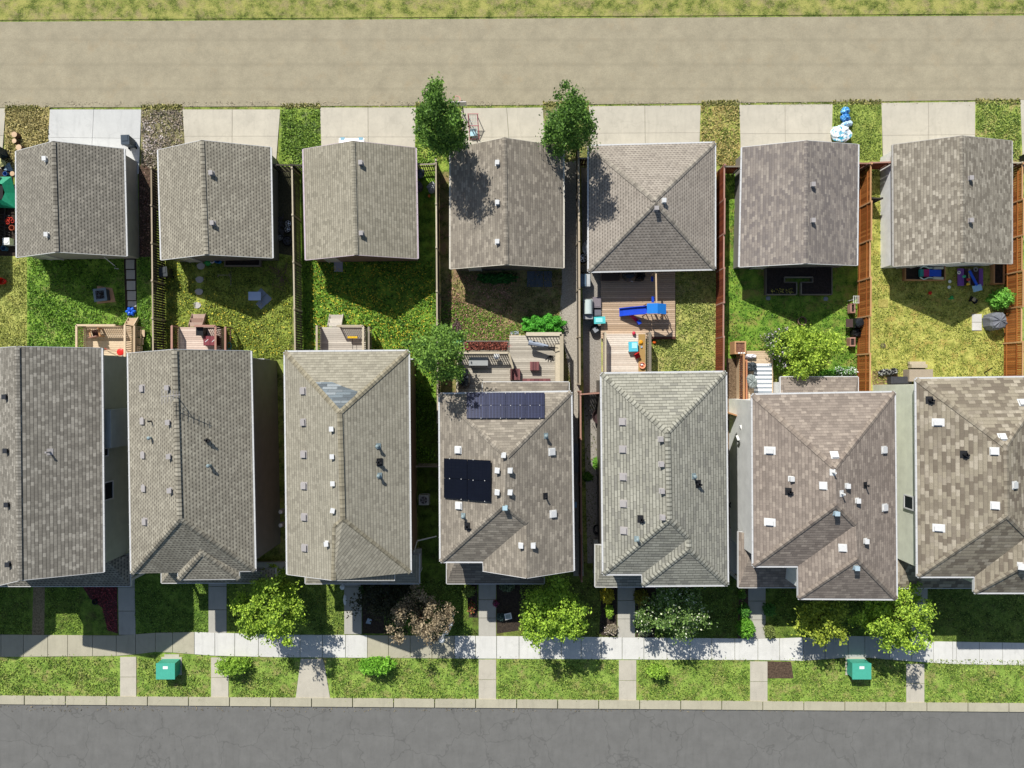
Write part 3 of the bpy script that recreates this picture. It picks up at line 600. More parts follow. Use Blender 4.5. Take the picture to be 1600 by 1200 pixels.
for k in range(7): q1 = p + Vector((-.5 + k * .17, .1 + k * .02, 1.0)); an.tube(q1 - Vector((0, .45 - k * .04, 0)), q1 + Vector((0, .45 - k * .04, 0)), .014, .014, 5)
an.tube(p + Vector((-.55, .1, 1.0)), p + Vector((.6, .22, 1.0)), .02, .02, 6); an.tube(p, p + Vector((0, .15, 1.05)), .025, .02, 6); an.tube(p + Vector((-.5, -.4, .0)), p + Vector((0, .1, .7)), .012, .012, 5); an.build('antenna', M_VG, H2.ob, True)
# house 3
V = dict(NW=(445, 550, HE), NE=(638, 548.5, HE), SE=(641, 895, HE), e=(616, 895, HE), f=(616, 907, HE), SW=(449, 897.5, HE), A=(530.5, 645, 7.65), B=(535.5, 812, 7.65), Cc=(523, 823, 7.5), G=(521, 907, 7.2))
H3 = house('olive beige house with a triangle of newer blue grey shingles, third from left', V, ['NW NE A', 'NW A B Cc G SW', 'NE SE B A', 'B SE e G Cc', 'G e f'], ['NW', 'NE', 'SE', 'e', 'f', 'G', 'SW'], SH['h3'], '8a6e5a', M_WHITE, [('NE', 'SE'), ('NW', 'SW'), ('NW', 'NE')], [('NW', 'A'), ('NE', 'A'), ('A', 'B'), ('B', 'Cc'), ('Cc', 'G'), ('B', 'SE')], capmat('h3', .45), (('SW', 'G', 'f'),))
porch(H3, 477, 866, 655, 912, SH['h3'], M_WHITE, 1.0, 3.6); facade(H3)
for i, y in enumerate((611, 660, 710, 759, 808, 856)): vent(H3, 474 + i * .5, y, 'low', M_VG)
for x, y in ((519, 670), (520, 713), (521, 755), (521, 797), (511, 849)): vent(H3, x, y, 'box', M_VW)
for x, y, k, mm in ((591, 697, 'cowl', M_VT), (593, 743, 'cowl', M_VT), (593, 722, 'turn', M_VB)): vent(H3, x, y, k, mm)
pp = [(493, 597), (519, 597), (536, 604), (559, 612), (552, 622), (531, 643), (519, 627), (505, 611)]; hh = [tri_hit(H3.tris, *q_) for q_ in pp]; mb = MB(); mb.sloped([h_[1] + h_[2] * .015 for h_ in hh]); mb.build('shingle_patch', shingle('patch', ('76838a', '636c72', '8a9296'), .22, 1.1, .5, 0, 1), H3.ob, True)
# house 4
V = dict(NW=(687, 616, HE), NE=(892, 612.5, HE), SE=(896, 892, HE), E=(823, 903.5, 7.05), F=(755, 892.5, HE), D=(754.5, 877.5, HE), SW=(688.5, 877.5, HE), A=(792, 714, 7.7), B=(787, 789, 7.7), C=(823, 818, 7.05))
H4 = house('brown house with dark solar panels on its roof', V, ['NW NE A', 'NW A B SW', 'SW B C D', 'D C E F', 'A NE SE E C B'], ['NW', 'NE', 'SE', 'E', 'F', 'D', 'SW'], SH['g4'], '77706a', M_WHITE, [('NW', 'NE'), ('NE', 'SE'), ('NW', 'SW'), ('SW', 'D')], [('NE', 'A'), ('NW', 'A'), ('SW', 'B'), ('B', 'C')], None, (('F', 'E', 'SE'),))
porch(H4, 698, 862, 850, 912, shingle('p4', ('8a8076', '7a7068', '978c80'), .22, .8, .5, 0, .7), M_WHITE, .8, 3.6); facade(H4)
for x, y in ((716, 703), (787, 711), (777, 735), (797, 735), (777, 769), (797, 769), (717, 790), (862, 706), (864, 803), (814, 852), (833, 852)): vent(H4, x, y, 'low' if x in (716, 717, 862, 864) else 'box', M_VW)
vent(H4, 789, 793, 'box', plain('a9c4cc', .4, .08)); 
for x, y, k, mm in ((724, 806, 'cowl', M_VT), (730, 822, 'turn', M_VB), (853, 681, 'cowl', M_VT), (852, 775, 'pipe', M_VB)): vent(H4, x, y, k, mm)
porch(H4, 754, 597, 889, 650, SH['g4'], M_WHITE, .8, 3.35, post=False, wallhex='77706a', front='n')
def pv(rf, q, name='solar_panel', cell='1a2038', n=(6, 10), line='3c4458'):
    ch = tri_hit(rf.tris, sum(p[0] for p in q) / 4, sum(p[1] for p in q) / 4); nn = ch[2]; mb = MB(); o = nn * .1; vs = []
    for px, py in q:
        d = Vector(((px - 800) / F, -(py - 600) / F, -1.0)); vs.append(Vector((0, 0, H)) + d * (nn.dot(ch[1] - Vector((0, 0, H))) / nn.dot(d)) + o)
    cen = sum(vs, Vector()) / 4; vs = [v + (cen - v).normalized() * .02 for v in vs]; up = nn * .04
    mb.cm = 0; mb._add(vs + [v + up for v in vs], [(3, 2, 1, 0), (0, 1, 5, 4), (1, 2, 6, 5), (2, 3, 7, 6), (3, 0, 4, 7)], .5)
    ins_ = [v + up * 1.0 for v in vs]; 
    def pt(u, v): return ins_[0].lerp(ins_[1], u).lerp(ins_[3].lerp(ins_[2], u), v)
    mb.face([pt(0, 0), pt(1, 0), pt(1, 1), pt(0, 1)], .5); mb.cm = 1
    up2 = nn * .003
    for i in range(n[0]):
        for j in range(n[1]):
            a, b_, c_, d = (i + .06) / n[0], (i + .94) / n[0], (j + .05) / n[1], (j + .95) / n[1]; mb.face([pt(a, c_) + up2, pt(b_, c_) + up2, pt(b_, d) + up2, pt(a, d) + up2])
    if mb_n(mb).z < 0: mb.f = [f[::-1] for f in mb.f]
    pn = mb.build(name, [plain(line, .35, .1, .5), plain(cell, .3, .25, 0, .35, .8, .4)], rf.ob, True)
    cl = MB()
    for u, v in ((.25, 0), (.75, 1)): q_ = pt(u, v); cl.box(q_.x, q_.y, q_.z, .045, .045, .02)
    cl.build('clamp', M_VW, pn, True)
def mb_n(mb):
    f = mb.f[-1]; a, b_, c_ = [Vector(mb.v[i]) for i in f[:3]]; return (b_ - a).cross(c_ - a)
for i in range(4):
    for j in range(2):
        x0, x1 = 729 + i * 30.5, 729 + (i + 1) * 30.5; y0, y1 = 614.5 + j * 20.3, 614.5 + (j + 1) * 20.3; pv(H4, [(x0, y0), (x1, y0), (x1, y1), (x0, y1)], cell='0e1434', n=(6, 8), line='3a4058')
for i in range(2):
    for j in range(2):
        def gp(u, v): return (695 + 73.5 * u + (0 if u == 0 else 0), (715.5 + 3.5 * u) * (1 - v) + (777.5 + 6.5 * u) * v)
        pv(H4, [gp(i / 2, j / 2), gp((i + 1) / 2, j / 2), gp((i + 1) / 2, (j + 1) / 2), gp(i / 2, (j + 1) / 2)], cell='0a0c16', n=(6, 6), line='181b28')
# house 5
V = dict(NW=(940, 584, HE), NE=(1134, 581.5, HE), SE=(1137, 914, HE), F=(1004, 915, HE), D=(1003, 897, HE), SW=(943, 897, HE), A=(1043, 676, 7.6), B=(1046.5, 812, 7.6), C=(1076.5, 841, 6.95), C2=(1076.5, 858, 6.95))
H5 = house('pale striped beige house below the play deck, with grey roof vents', V, ['NW NE A', 'NW A B SW', 'SW B C D', 'D C C2 F', 'F C2 SE', 'NE SE C2 C B A'], ['NW', 'NE', 'SE', 'F', 'D', 'SW'], SH['h5'], '6a655c', M_WHITE, [('NW', 'NE'), ('NE', 'SE'), ('NW', 'SW'), ('F', 'SE'), ('SW', 'D')], [('NW', 'A'), ('NE', 'A'), ('A', 'B'), ('SW', 'B'), ('B', 'C'), ('C', 'C2'), ('F', 'C2'), ('C2', 'SE')], capmat('h5', .9))
porch(H5, 930, 851, 1036, 917, SH['h5'], M_WHITE, 1.0, 3.7); facade(H5)
for i, y in enumerate((659, 702, 745, 787, 829)): vent(H5, 973 + i * .5, y, 'low', M_VG)
for x, y in ((1032, 686), (1033, 725), (1034, 767), (1035, 808)): vent(H5, x, y, 'box', M_VG)
for x, y, k, mm in ((1084, 744, 'cowl', M_VT), (1091, 756, 'turn', M_VB), (1001, 811, 'turn', M_VB), (995, 842, 'cowl', M_VT)): vent(H5, x, y, k, mm)
# house 6
V = dict(NW=(1176, 617, HE), NE=(1398, 613, HE), SE=(1401, 936, HE), F=(1247.5, 935, HE), D=(1247, 884.5, HE), SW=(1177.5, 884.5, HE), A=(1305, 731, 7.9), B=(1307, 789, 7.9), C=(1337, 820, 7.2), C2=(1340, 873, 7.2))
H6 = house('mauve brown house with many white vents and a pale grey side wall', V, ['NW NE A', 'NW A B SW', 'SW B C D', 'D C C2 F', 'F C2 SE', 'NE SE C2 C B A'], ['NW', 'NE', 'SE', 'F', 'D', 'SW'], SH['h6'], 'e6e7e4', M_WHITE, [('NW', 'NE'), ('NE', 'SE'), ('NW', 'SW'), ('F', 'SE'), ('SW', 'D')], [('NW', 'A'), ('NE', 'A'), ('SW', 'B'), ('B', 'C'), ('F', 'C2'), ('C2', 'SE')], capmat('h6', .3))
porch(H6, 1154, 831, 1330, 918, SH['h6'], M_WHITE, 1.0, 3.8); facade(H6)
porch(H6, 1220, 589, 1341, 650, SH['h6'], M_WHITE, .8, 3.4, post=False, wallhex='c9cac6', front='n')
for x, y in ((1203, 704), (1203, 816), (1304, 711), (1286, 759), (1323, 759), (1381, 703), (1382, 793), (1317, 856), (1352, 845)): vent(H6, x, y, 'wide' if x == 1203 else ('box' if x in (1323, 1352) else 'low'), M_VW)
for x, y in ((1236, 748), (1339, 782)): vent(H6, x, y, 'box', M_VW)
for x, y in ((1306, 802), (1337, 887)): vent(H6, x, y, 'box', plain('a9bcc4', .4, .08))
for x, y, k, mm in ((1232, 768, 'turn', M_VB), (1352, 758, 'pipe', M_VB), (1301, 738, 'pipe', M_VW), (1315, 771, 'pipe', M_VW)): vent(H6, x, y, k, mm)
# house 7
V = dict(NW=(1432, 592, HE), NE=(1646, 589, HE), SE=(1648, 926, HE), F=(1523, 926, HE), D=(1523, 901, HE), SW=(1434.5, 901, HE), A=(1572, 697, 7.85), B=(1574, 806, 7.85), C=(1606, 838, 7.1), C2=(1607, 880, 7.1))
H7 = house('mottled tan house at the right edge with a pale green side wall', V, ['NW NE A', 'NW A B SW', 'SW B C D', 'D C C2 F', 'F C2 SE', 'NE SE C2 C B A'], ['NW', 'NE', 'SE', 'F', 'D', 'SW'], SH['h7'], 'dcdecb', M_WHITE, [('NW', 'NE'), ('NE', 'SE'), ('NW', 'SW'), ('F', 'SE'), ('SW', 'D')], [('NW', 'A'), ('NE', 'A'), ('SW', 'B'), ('B', 'C'), ('F', 'C2'), ('C2', 'SE'), ('A', 'B')], capmat('h7', .3))
porch(H7, 1400, 851, 1560, 919, SH['h7'], M_WHITE, 1.0, 3.8); facade(H7)
for x, y in ((1466, 660), (1467, 825), (1566, 683), (1554, 705), (1555, 790), (1585, 758), (1597, 629), (1597, 885)): vent(H7, x, y, 'wide' if x in (1466, 1467) else 'low', M_VW)
for x, y in ((1452, 625), (1506, 710)): vent(H7, x, y, 'turn', M_VB)
xw = min(p.x for p in H7.q); window(H7.t, xw, at(0, 785, 4.6).y, 4.05, .95, 1.1, 'w')
# ---------------------------------------------------------------- fences
W_GREY = wood('a09684', '6e675c'); W_DARK = wood('4a443c', '2e2a26'); W_RED = wood('8e4a2e', '6a3222'); W_ORANGE = wood('b0703a', '84481e'); W_CEDAR = wood('c49a70', 'a87c54')
W_BEIGE = wood('b8a890', '94866f'); W_PINK = wood('b08878', '8a6456'); W_DECKG = wood('ccc4b6', 'aca498'); W_NEW = wood('d4bea0', 'bca486'); W_BROWN = wood('5c3a2c', '402820'); W_TAN = wood('c8bca4', 'a89c84')
FG = 'wooden fences between the yards'
def fence(label, p0, p1, boards, capm, h=1.8, bay=2.45, side=1, gap=.02, bw=.14, cap=.1, step=0, lattice=False, group=FG, rails=True):
    A, B = at(p0[0], p0[1], h), at(p1[0], p1[1], h); A.z = B.z = 0; d = B - A; L = d.length; d.normalize(); s_ = Vector((-d.y, d.x, 0)) * side
    rz = math.atan2(d.y, d.x); t = thing('fence', label, 'fence', A, 0, group); nb = max(1, round(L / bay)); bl = L / nb
    for i in range(nb + 1):
        q = A + d * (bl * i); mb = MB(); mb.box(q.x, q.y, 0, .1, .1, h + .04 + step * .5, rz); mb.box(q.x, q.y, h + .04 + step * .5, .13, .13, .03, rz); mb.build('post', capm, t, True)
    for i in range(nb):
        a = A + d * (bl * i + .06); b = A + d * (bl * (i + 1) - .06); hh = h + (step * (i % 2)); mb = MB(); l = (b - a).length; n = int(l / (bw + gap)); pitch = l / n
        for k in range(n):
            q = a + d * (pitch * (k + .5)); mb.box(q.x + s_.x * (.025 if (k % 2 or not lattice) else -.025), q.y + s_.y * (.025 if (k % 2 or not lattice) else -.025), .05, pitch - gap, .018, hh - .1, rz)
        mb.build('board_panel', boards, t, True)
        if rails:
            for zz in (.35, h - .45):
                r_ = MB(); r_.bar(a - s_ * .015 + Vector((0, 0, zz)), b - s_ * .015 + Vector((0, 0, zz)), .04, .09); r_.build('rail', boards, t, True)
        r_ = MB(); r_.bar(a - d * .0 + Vector((0, 0, hh - .01)), b + d * .0 + Vector((0, 0, hh - .01)), cap, .035, up=(0, 0, 1)); r_.build('cap_rail', capm, t, True)
    return t
fence('dark weathered fence right of the leftmost garage', (236, 262), (239, 556), wood('4c463a', '383228'), W_BEIGE, bay=2.9, gap=.035)
fence('grey weathered fence between the second and third yards', (456, 262), (461, 556), wood('6e6656', '524c40'), W_TAN, bay=3.0, gap=.03)
fence('dark fence between the third yard and the brown lawn', (681, 250), (684, 660), wood('6a625a', '4c463e'), W_TAN, bay=3.2)
fence('long beige capped fence between gravel path and play deck', (904, 226), (906, 600), wood('5e564c', '453f38'), W_BEIGE, bay=3.4, cap=.13)
fence('narrow fence continuing between the brown house and the striped beige house', (907, 612), (909, 908), wood('5e564c', '453f38'), W_PINK, bay=3.4, cap=.1)
fence('reddish brown stained fence right of the play deck', (1132, 258), (1130, 580), W_RED, W_PINK, bay=2.5, step=.12, side=-1)
fence('bright orange brown stained fence beside the white walled garage', (1361, 256), (1358, 612), W_ORANGE, W_CEDAR, bay=2.7, step=.14, side=1)
fence('orange brown stained fence along the right edge of the photo', (1598, 256), (1596, 590), W_ORANGE, W_CEDAR, bay=2.7, step=.14, side=1)
XG = 'short cross fences and gates'
def xf(label, p0, p1, b, cm, **k): return fence(label, p0, p1, b, cm, bay=3.5, group=XG, **k)
xf('dark lattice gate beside the second garage', (424, 257), (455, 258), W_DARK, W_DARK, lattice=True, gap=.09, bw=.07)
xf('slatted dark gate between the grey fence and the third garage', (458, 258), (474, 258), W_DARK, W_DARK, gap=.09, bw=.06)
xf('dark lattice gate right of the third garage', (652, 257), (679, 256), W_DARK, W_GREY, lattice=True, gap=.09, bw=.06)
xf('short dark fence left of the pyramid roof garage', (905, 247), (920, 247), W_BROWN, W_GREY)
xf('brown gate between reddish fence and the sixth garage', (1133, 260), (1158, 260), W_RED, W_GREY)
xf('brown fence piece right of the sixth garage', (1342, 255), (1359, 255), W_RED, W_PINK)
xf('brown gate left of the white walled garage', (1362, 254), (1394, 253), W_RED, W_PINK)
xf('brown fence piece right of the rightmost garage', (1582, 254), (1597, 254), W_RED, W_TAN)
xf('red brown cross fence at the corner of the striped beige house', (908, 616), (938, 614), W_RED, W_PINK)
xf('grey cross fence between the olive beige and the brown house', (651, 729), (686, 729), W_GREY, W_GREY, gap=.06, bw=.06)
xf('tan cross gate between the striped beige and mauve brown houses', (1136, 644), (1160, 652), W_NEW, W_CEDAR)
xf('dark cross gate left of the second house', (152, 0), (153, 0), W_DARK, W_DARK) if 0 else None
xf('low dark fence piece right of the white walled garage gate', (1361, 309), (1378, 310), W_DARK, W_DARK, h=1.2)

# ---------------------------------------------------------------- decks
def deckbox(t, x0, y0, x1, y1, hd, mat, name='deck_boards', skirt=None, pitch=.145, gap=.014, vert=False):
    a, b = at(x0, y0, hd), at(x1, y1, hd); X0, X1, Y0, Y1 = a.x, b.x, b.y, a.y; mb = MB()
    n = int((Y1 - Y0) / pitch); p = (Y1 - Y0) / n
    for k in range(n): mb.box((X0 + X1) / 2, Y0 + p * (k + .5), hd - .04, X1 - X0, p - gap, .04)
    mb.build(name, mat, t, True); sk = MB(); sk.box((X0 + X1) / 2, (Y0 + Y1) / 2, .0, X1 - X0 - .08, Y1 - Y0 - .08, hd - .05); sk.build('frame', skirt or mat, t, True)
    return X0, X1, Y0, Y1
def railing(t, pts, hd, mat, bal=None, hr=1.0, top=.14, pitch=.13, solid=False, name='railing', bsz=.04):
    """pts: world xy list"""
    for p, q in zip(pts[:-1], pts[1:]):
        p, q = Vector((p[0], p[1], hd)), Vector((q[0], q[1], hd)); d = q - p; L = d.length; d.normalize(); up = Vector((0, 0, 1)); mb = MB()
        mb.bar(p + up * hr, q + up * hr, top, .035); mb.bar(p + up * (hr - .1), q + up * (hr - .1), .04, .08); mb.bar(p + up * .1, q + up * .1, .04, .08)
        for e in (p, q): mb.box(e.x, e.y, hd - .3, .09, .09, hr + .3)
        n = max(2, int(L / pitch))
        rl = mb.build(name, mat, t, True); bb = MB()
        for k in range(1, n): e = p + d * (L * k / n); bb.box(e.x, e.y, hd + .1, bsz, bsz, hr - .12)
        bo = bb.build('balusters', bal or mat, rl, True)
def steps(t, x0, x1, ytop, ybot, hd, mat, n=3):
    """steps going from deck edge (py ytop) towards the lane (py ybot < ytop)"""
    a, b = at(x0, ytop, hd), at(x1, ybot, 0); X0, X1 = at(x0, ytop, hd).x, at(x1, ytop, hd).x; Y0, Y1 = a.y, b.y
    for k in range(n):
        z = hd * (n - k) / (n + 1); d = (Y1 - Y0) / n; mb = MB(); mb.box((X0 + X1) / 2, Y0 + d * (k + .5), z - .04, X1 - X0, abs(d) - .015, .04); mb.box((X0 + X1) / 2, Y0 + d * (k + .9), 0, X1 - X0 - .04, .02, z - .04); mb.build('step', mat, t, True)
    for xx in (X0, X1): mb = MB(); mb.bar((xx, Y0, hd * .8), (xx, Y1, .1), .04, .22); mb.build('stringer', mat, t, True)
DG = 'wooden back decks'
def deck(label, base): b = at(*base); b.z = 0; return thing('deck', label, 'deck', b, 0, DG)
# deck 1
t = deck('new pale cedar deck behind the leftmost house', (175, 540)); hd = .9
X0, X1, Y0, Y1 = deckbox(t, 133, 510, 207, 575, hd, W_NEW); xs = at(192, 510, hd).x
railing(t, [(X0, Y0), (X0, Y1), (xs, Y1)], hd, W_NEW); railing(t, [(X1, Y1), (X1, Y0)], hd, W_NEW); steps(t, 192, 207, 510, 497, hd, W_NEW)
st = MB(); a = at(206, 511, hd); bq = at(218, 575, hd)
for k in range(4): st.bar((a.x, a.y - .4 - k * .6, .2 + .16 * k), (bq.x, a.y - .4 - k * .6, .2 + .16 * k), .5, .05)
st.build('side_frame', W_NEW, t, True)
railing(t, [(bq.x, bq.y), (bq.x, a.y)], .6, W_NEW, name='outer_railing')
# deck 2
t = deck('old pinkish brown deck behind the second house', (320, 530)); X0, X1, Y0, Y1 = deckbox(t, 279, 511, 346, 572, hd, wood('dcc8b8', 'c0a898')); xa, xb = at(291, 511, hd).x, at(314, 511, hd).x
railing(t, [(xb, Y1), (X1, Y1), (X1, Y0)], hd, W_PINK, W_BROWN); railing(t, [(X0, Y0), (X0, Y1)], hd, W_PINK, W_BROWN); steps(t, 293, 314, 510, 491, hd, wood('b09888', '8c7062')); railing(t, [(at(360, 0, .6).x, Y0), (at(360, 0, .6).x, Y1 - .05)], .5, W_PINK, W_BROWN, name='outer_railing')
# deck 3
t = deck('weathered grey deck behind the third house', (543, 530)); X0, X1, Y0, Y1 = deckbox(t, 501, 511, 572, 572, hd, W_DECKG); xb = at(532, 511, hd).x
railing(t, [(xb, Y1), (X1, Y1), (X1, Y0)], hd, W_TAN, W_GREY, bsz=.05); railing(t, [(X0, Y0), (X0, Y1)], hd, W_TAN, W_GREY, bsz=.05); steps(t, 511, 532, 510, 492, hd, W_DECKG); railing(t, [(at(580, 0, .6).x, Y0), (at(580, 0, .6).x, Y1 - .05)], .5, W_GREY, name='outer_railing')
# deck 4
t = deck('wide furnished deck behind the brown house', (800, 570)); W4 = wood('c4bcac', '9a9284'); X0, X1, Y0, Y1 = deckbox(t, 796, 524, 876, 640, .85, W4)
x0, x1, y0, y1 = deckbox(t, 716, 552, 796, 640, .85, W4, name='lower_deck_boards'); railing(t, [(x0, y0), (x0, y1), (x1 - .05, y1), (x1 + .25, y1 - 1.1)], .85, W_TAN, W_GREY, pitch=.16, bsz=.06)
railing(t, [(at(822, 530, 1).x, Y1 + .02), (X1, Y1 + .02), (X1, Y0)], .85, W_TAN, W_TAN, pitch=.2, top=.26); bm = MB(); bm.box(X1 - .35, (Y0 + Y1) / 2 - .2, .85, .12, Y1 - Y0 - .8, .42); bm.box(X1 - .2, (Y0 + Y1) / 2 - .2, 1.25, .42, Y1 - Y0 - .8, .04); bm.build('bench', W_TAN, t, True)
steps(t, 799, 813, 533, 524, .85, W_NEW, 2)
# play deck
t = deck('large play deck carrying the blue slide, above the striped beige house', (990, 500)); deckbox(t, 939, 410, 1055, 529, .25, wood('c8b096', 'a48c72'), skirt=W_BROWN)
e0, e1 = at(1016, 528, .3), at(1056, 528, .3); eb = MB(); eb.box((e0.x + e1.x) / 2, e0.y - .0, .02, e1.x - e0.x, .16, .3); eb.build('edge_board', W_BROWN, t, True)
X0, X1, Y0, Y1 = deckbox(t, 943, 521, 1009, 600, .75, wood('e0d4c4', 'c4b4a2'), name='upper_deck_boards'); railing(t, [(X0, Y1), (X0, Y0)], .75, W_TAN, W_PINK); railing(t, [(X1 + .1, Y0), (X1 + .1, Y1)], .75, W_GREY, W_GREY, top=.2)
tb = MB(); a = at(1003, 522, .78); b = at(1003, 600, .78); tb.box(a.x, (a.y + b.y) / 2, .756, .5, a.y - b.y, .03); tb.build('tan_boards', wood('b89868', 'a0824e'), t, True)
# deck 6
t = deck('small cedar deck with striped rug behind the mauve brown house', (1180, 600)); X0, X1, Y0, Y1 = deckbox(t, 1155, 548, 1208, 650, .75, W_NEW)
railing(t, [(X0, at(0, 555, .75).y), (X0, Y0 - .3)], .75, W_CEDAR, W_RED); r6 = MB(); r6.box(X0 + .35, (at(0, 555, .75).y + Y0 - .3) / 2, .755, .16, 4.0, .5); r6.build('bench_rail', wood('c08462', 'a86c4c'), t, True)
# steps 7
t = thing('back_steps', 'grey beige back steps with landing below the yellow green lawn', 'steps', at(1438, 580), 0); lm = MB(); a, b = at(1421, 577, .8), at(1458, 596, .8); lm.box((a.x + b.x) / 2, (a.y + b.y) / 2, 0, b.x - a.x, a.y - b.y, .8); lm.build('landing', wood('b0a290', '8e8272'), t, True)
for k in range(2): s1 = MB(); q = at(1437, 572 - k * 4.5, .5); s1.box(q.x, q.y, 0, 1.15, .26, .5 - .22 * k); s1.build('step', W_TAN, t, True)

# ---------------------------------------------------------------- planting
def leafquads(C, nrm_bias, size, rng):
    N = len(C); n = rng.normal(size=(N, 3)); n[:, 2] = np.abs(n[:, 2]) + nrm_bias; n /= np.linalg.norm(n, axis=1)[:, None]
    a = np.cross(n, rng.normal(size=(N, 3))); a /= np.linalg.norm(a, axis=1)[:, None]; b = np.cross(n, a); s = (size * (.45 + 1.0 * rng.random(N)))[:, None]
    return np.stack([C - a * s * .6, C - b * s * .35 + a * s * .1, C + a * s * .7, C + b * s * .35 + a * s * .1], axis=1)
def crownpts(rx, ry, z0, z1, ncl, per, rc, rng, shape='ell', hollow=.55):
    out = []
    for i in range(ncl):
        while True:
            v = rng.uniform(-1, 1, 3); r_ = np.linalg.norm(v)
            if r_ < 1 and (r_ > hollow or rng.random() < .25): break
        th_ = math.atan2(v[1], v[0]); v = v * (1 + .2 * math.sin(3 * th_ + rx * 7) + .14 * math.sin(5 * th_ + ry * 11 + v[2] * 2)); cz = (z0 + z1) / 2 + v[2] * (z1 - z0) / 2; k = 1.0
        if shape == 'col': k = .75 + .35 * math.sin(min(1, (cz - z0) / (z1 - z0)) * math.pi)
        cc = np.array([v[0] * rx * k, v[1] * ry * k, cz]); rr = rc * (.6 + .8 * rng.random()); q = rng.normal(size=(per, 3)) * rr * np.array([.5, .5, .35]); out.append(cc + q)
    return np.concatenate(out)
def tree(name, label, px, py, h, rad, z0, ca, cb, ncl=90, per=55, rc=.5, leaf=.16, group=None, shape='ell', seed=1, trunk=.12, ry=None, cat='tree', blossom=None, dark='5a4a38', limbs=9, bias=.6):
    rng = np.random.default_rng(seed); rr = random.Random(seed); b = at(px, py); t = thing(name, label, cat, b, 0, group); ry = ry or rad
    tm = MB(); top = Vector((rr.uniform(-.1, .1), rr.uniform(-.1, .1), h * .8)); mid = Vector((rr.uniform(-.1, .1), rr.uniform(-.1, .1), z0 * .9 + .1)); tm.tube((0, 0, -.05), mid, trunk, trunk * .8, 8); tm.tube(mid, top, trunk * .8, trunk * .2, 7)
    for i in range(limbs):
        f = i / limbs; s = mid.lerp(top, f * .8); an_ = i * 2.4; e = s + Vector((math.cos(an_) * rad * .75 * (1 - .4 * f), math.sin(an_) * ry * .75 * (1 - .4 * f), (h - z0) * .22)); m2 = s.lerp(e, .5) + Vector((0, 0, .12)); tm.tube(s, m2, trunk * .4, trunk * .25, 6); tm.tube(m2, e, trunk * .25, .015, 5)
    tm.build('trunk', wood(dark, '3c3026'), t)
    P = crownpts(rad, ry, z0, h, ncl, per, rc, rng, shape); P[:, 2] = np.maximum(P[:, 2], .15)
    hl = np.clip((P[:, 2] - z0) / (h - z0), 0, 1); quads_np('crown', leafquads(P, bias, leaf, rng), leafmat(ca, cb), rng.random(len(P)), t)
    if blossom:
        Q = P[rng.random(len(P)) < blossom[1]]; Q = Q + rng.normal(size=Q.shape) * .05 + np.array([0, 0, .06]); quads_np('blossom', leafquads(Q, 1.5, leaf * .7, rng), leafmat(blossom[0], blossom[2] if len(blossom) > 2 else 'ffffff', .1), rng.random(len(Q)), t)
    return t
def gpos(px, py, h): p = at(px, py, h); return (800 + p.x * F / H, 600 - p.y * F / H)
LT = 'tall dark trees at the lane'
tree('columnar_tree', 'tall dark green tree above the left end of the brown garage', 701, 237, 9.3, 1.3, .8, '305a1c', '749c38', 105, 130, .42, .13, LT, 'col', 3, .13, ry=1.5)
tree('columnar_tree', 'tall dark green tree between the brown garage and the pyramid roof', 879, 233, 8.5, 1.25, .8, '305a1c', '6e9636', 90, 130, .46, .13, LT, 'col', 9, .13, ry=1.5)
tree('ash_tree', 'loose light green tree between olive beige and brown houses', 702, 559, 10.8, 1.65, 3.0, '3f6a22', '86ac40', 75, 100, .42, .13, None, 'ell', 5, .12)
gx, gy = gpos(1257, 549, 2.8)
tree('maple_tree', 'bushy yellow green tree behind the mauve brown house', gx, gy, 4.4, 1.9, .9, '6c981e', 'b4cc3c', 120, 120, .34, .13, None, 'ell', 6, .1, ry=1.6)
gx, gy = gpos(1218, 540, 1.6)
tree('lilac_bush', 'lilac bush with pale purple blossom left of the yellow green tree', gx, gy, 2.4, .8, .3, '4a6428', '6e8c3c', 45, 50, .35, .13, None, 'ell', 7, .05, cat='bush', blossom=('b8a0bc', .22, 'd8c8da'), ry=1.2)
SG = 'small trees in the front yards'
def ftree(label, cx, cy, hm, **k):
    gx, gy = gpos(cx, cy, hm); return tree(k.pop('name', 'small_tree'), label, gx, gy, **k)
ftree('lime green tree at the front right of the second house', 420, 948, 3.2, h=5.0, rad=2.3, z0=1.5, ca='5a8c1c', cb='b8d43c', ncl=130, per=100, rc=.36, leaf=.13, group=SG, seed=11)
ftree('bronze leaved tree before the olive beige house', 655, 966, 2.8, h=4.2, rad=2.15, z0=1.2, ca='5e4e38', cb='b8a684', ncl=62, per=85, rc=.34, leaf=.12, group=SG, seed=12, ry=1.75, name='bronze_tree')
ftree('lime green tree between the brown and the striped beige house', 866, 953, 3.2, h=5.0, rad=2.2, z0=1.5, ca='5a8c1c', cb='b0d038', ncl=140, per=100, rc=.36, leaf=.13, group=SG, seed=13, ry=2.3)
ftree('tree with creamy white blossom before the striped beige house', 1055, 952, 2.8, h=4.2, rad=2.3, z0=1.2, ca='3e6228', cb='7c9c48', ncl=100, per=50, rc=.45, leaf=.15, group=SG, seed=14, ry=1.9, blossom=('ccd494', .15, 'eceed0'), name='blossoming_tree')
ftree('small yellow green tree below the mauve brown house front', 1282, 970, 2.4, h=3.8, rad=1.6, z0=1.1, ca='6c8a1e', cb='b4c038', ncl=75, per=55, rc=.42, leaf=.15, group=SG, seed=15, ry=1.5)
ftree('lime green tree spreading between the two rightmost houses', 1402, 965, 3.2, h=4.8, rad=2.5, z0=1.4, ca='5a8c1c', cb='b8d43c', ncl=130, per=100, rc=.36, leaf=.13, group=SG, seed=16, ry=2.1)
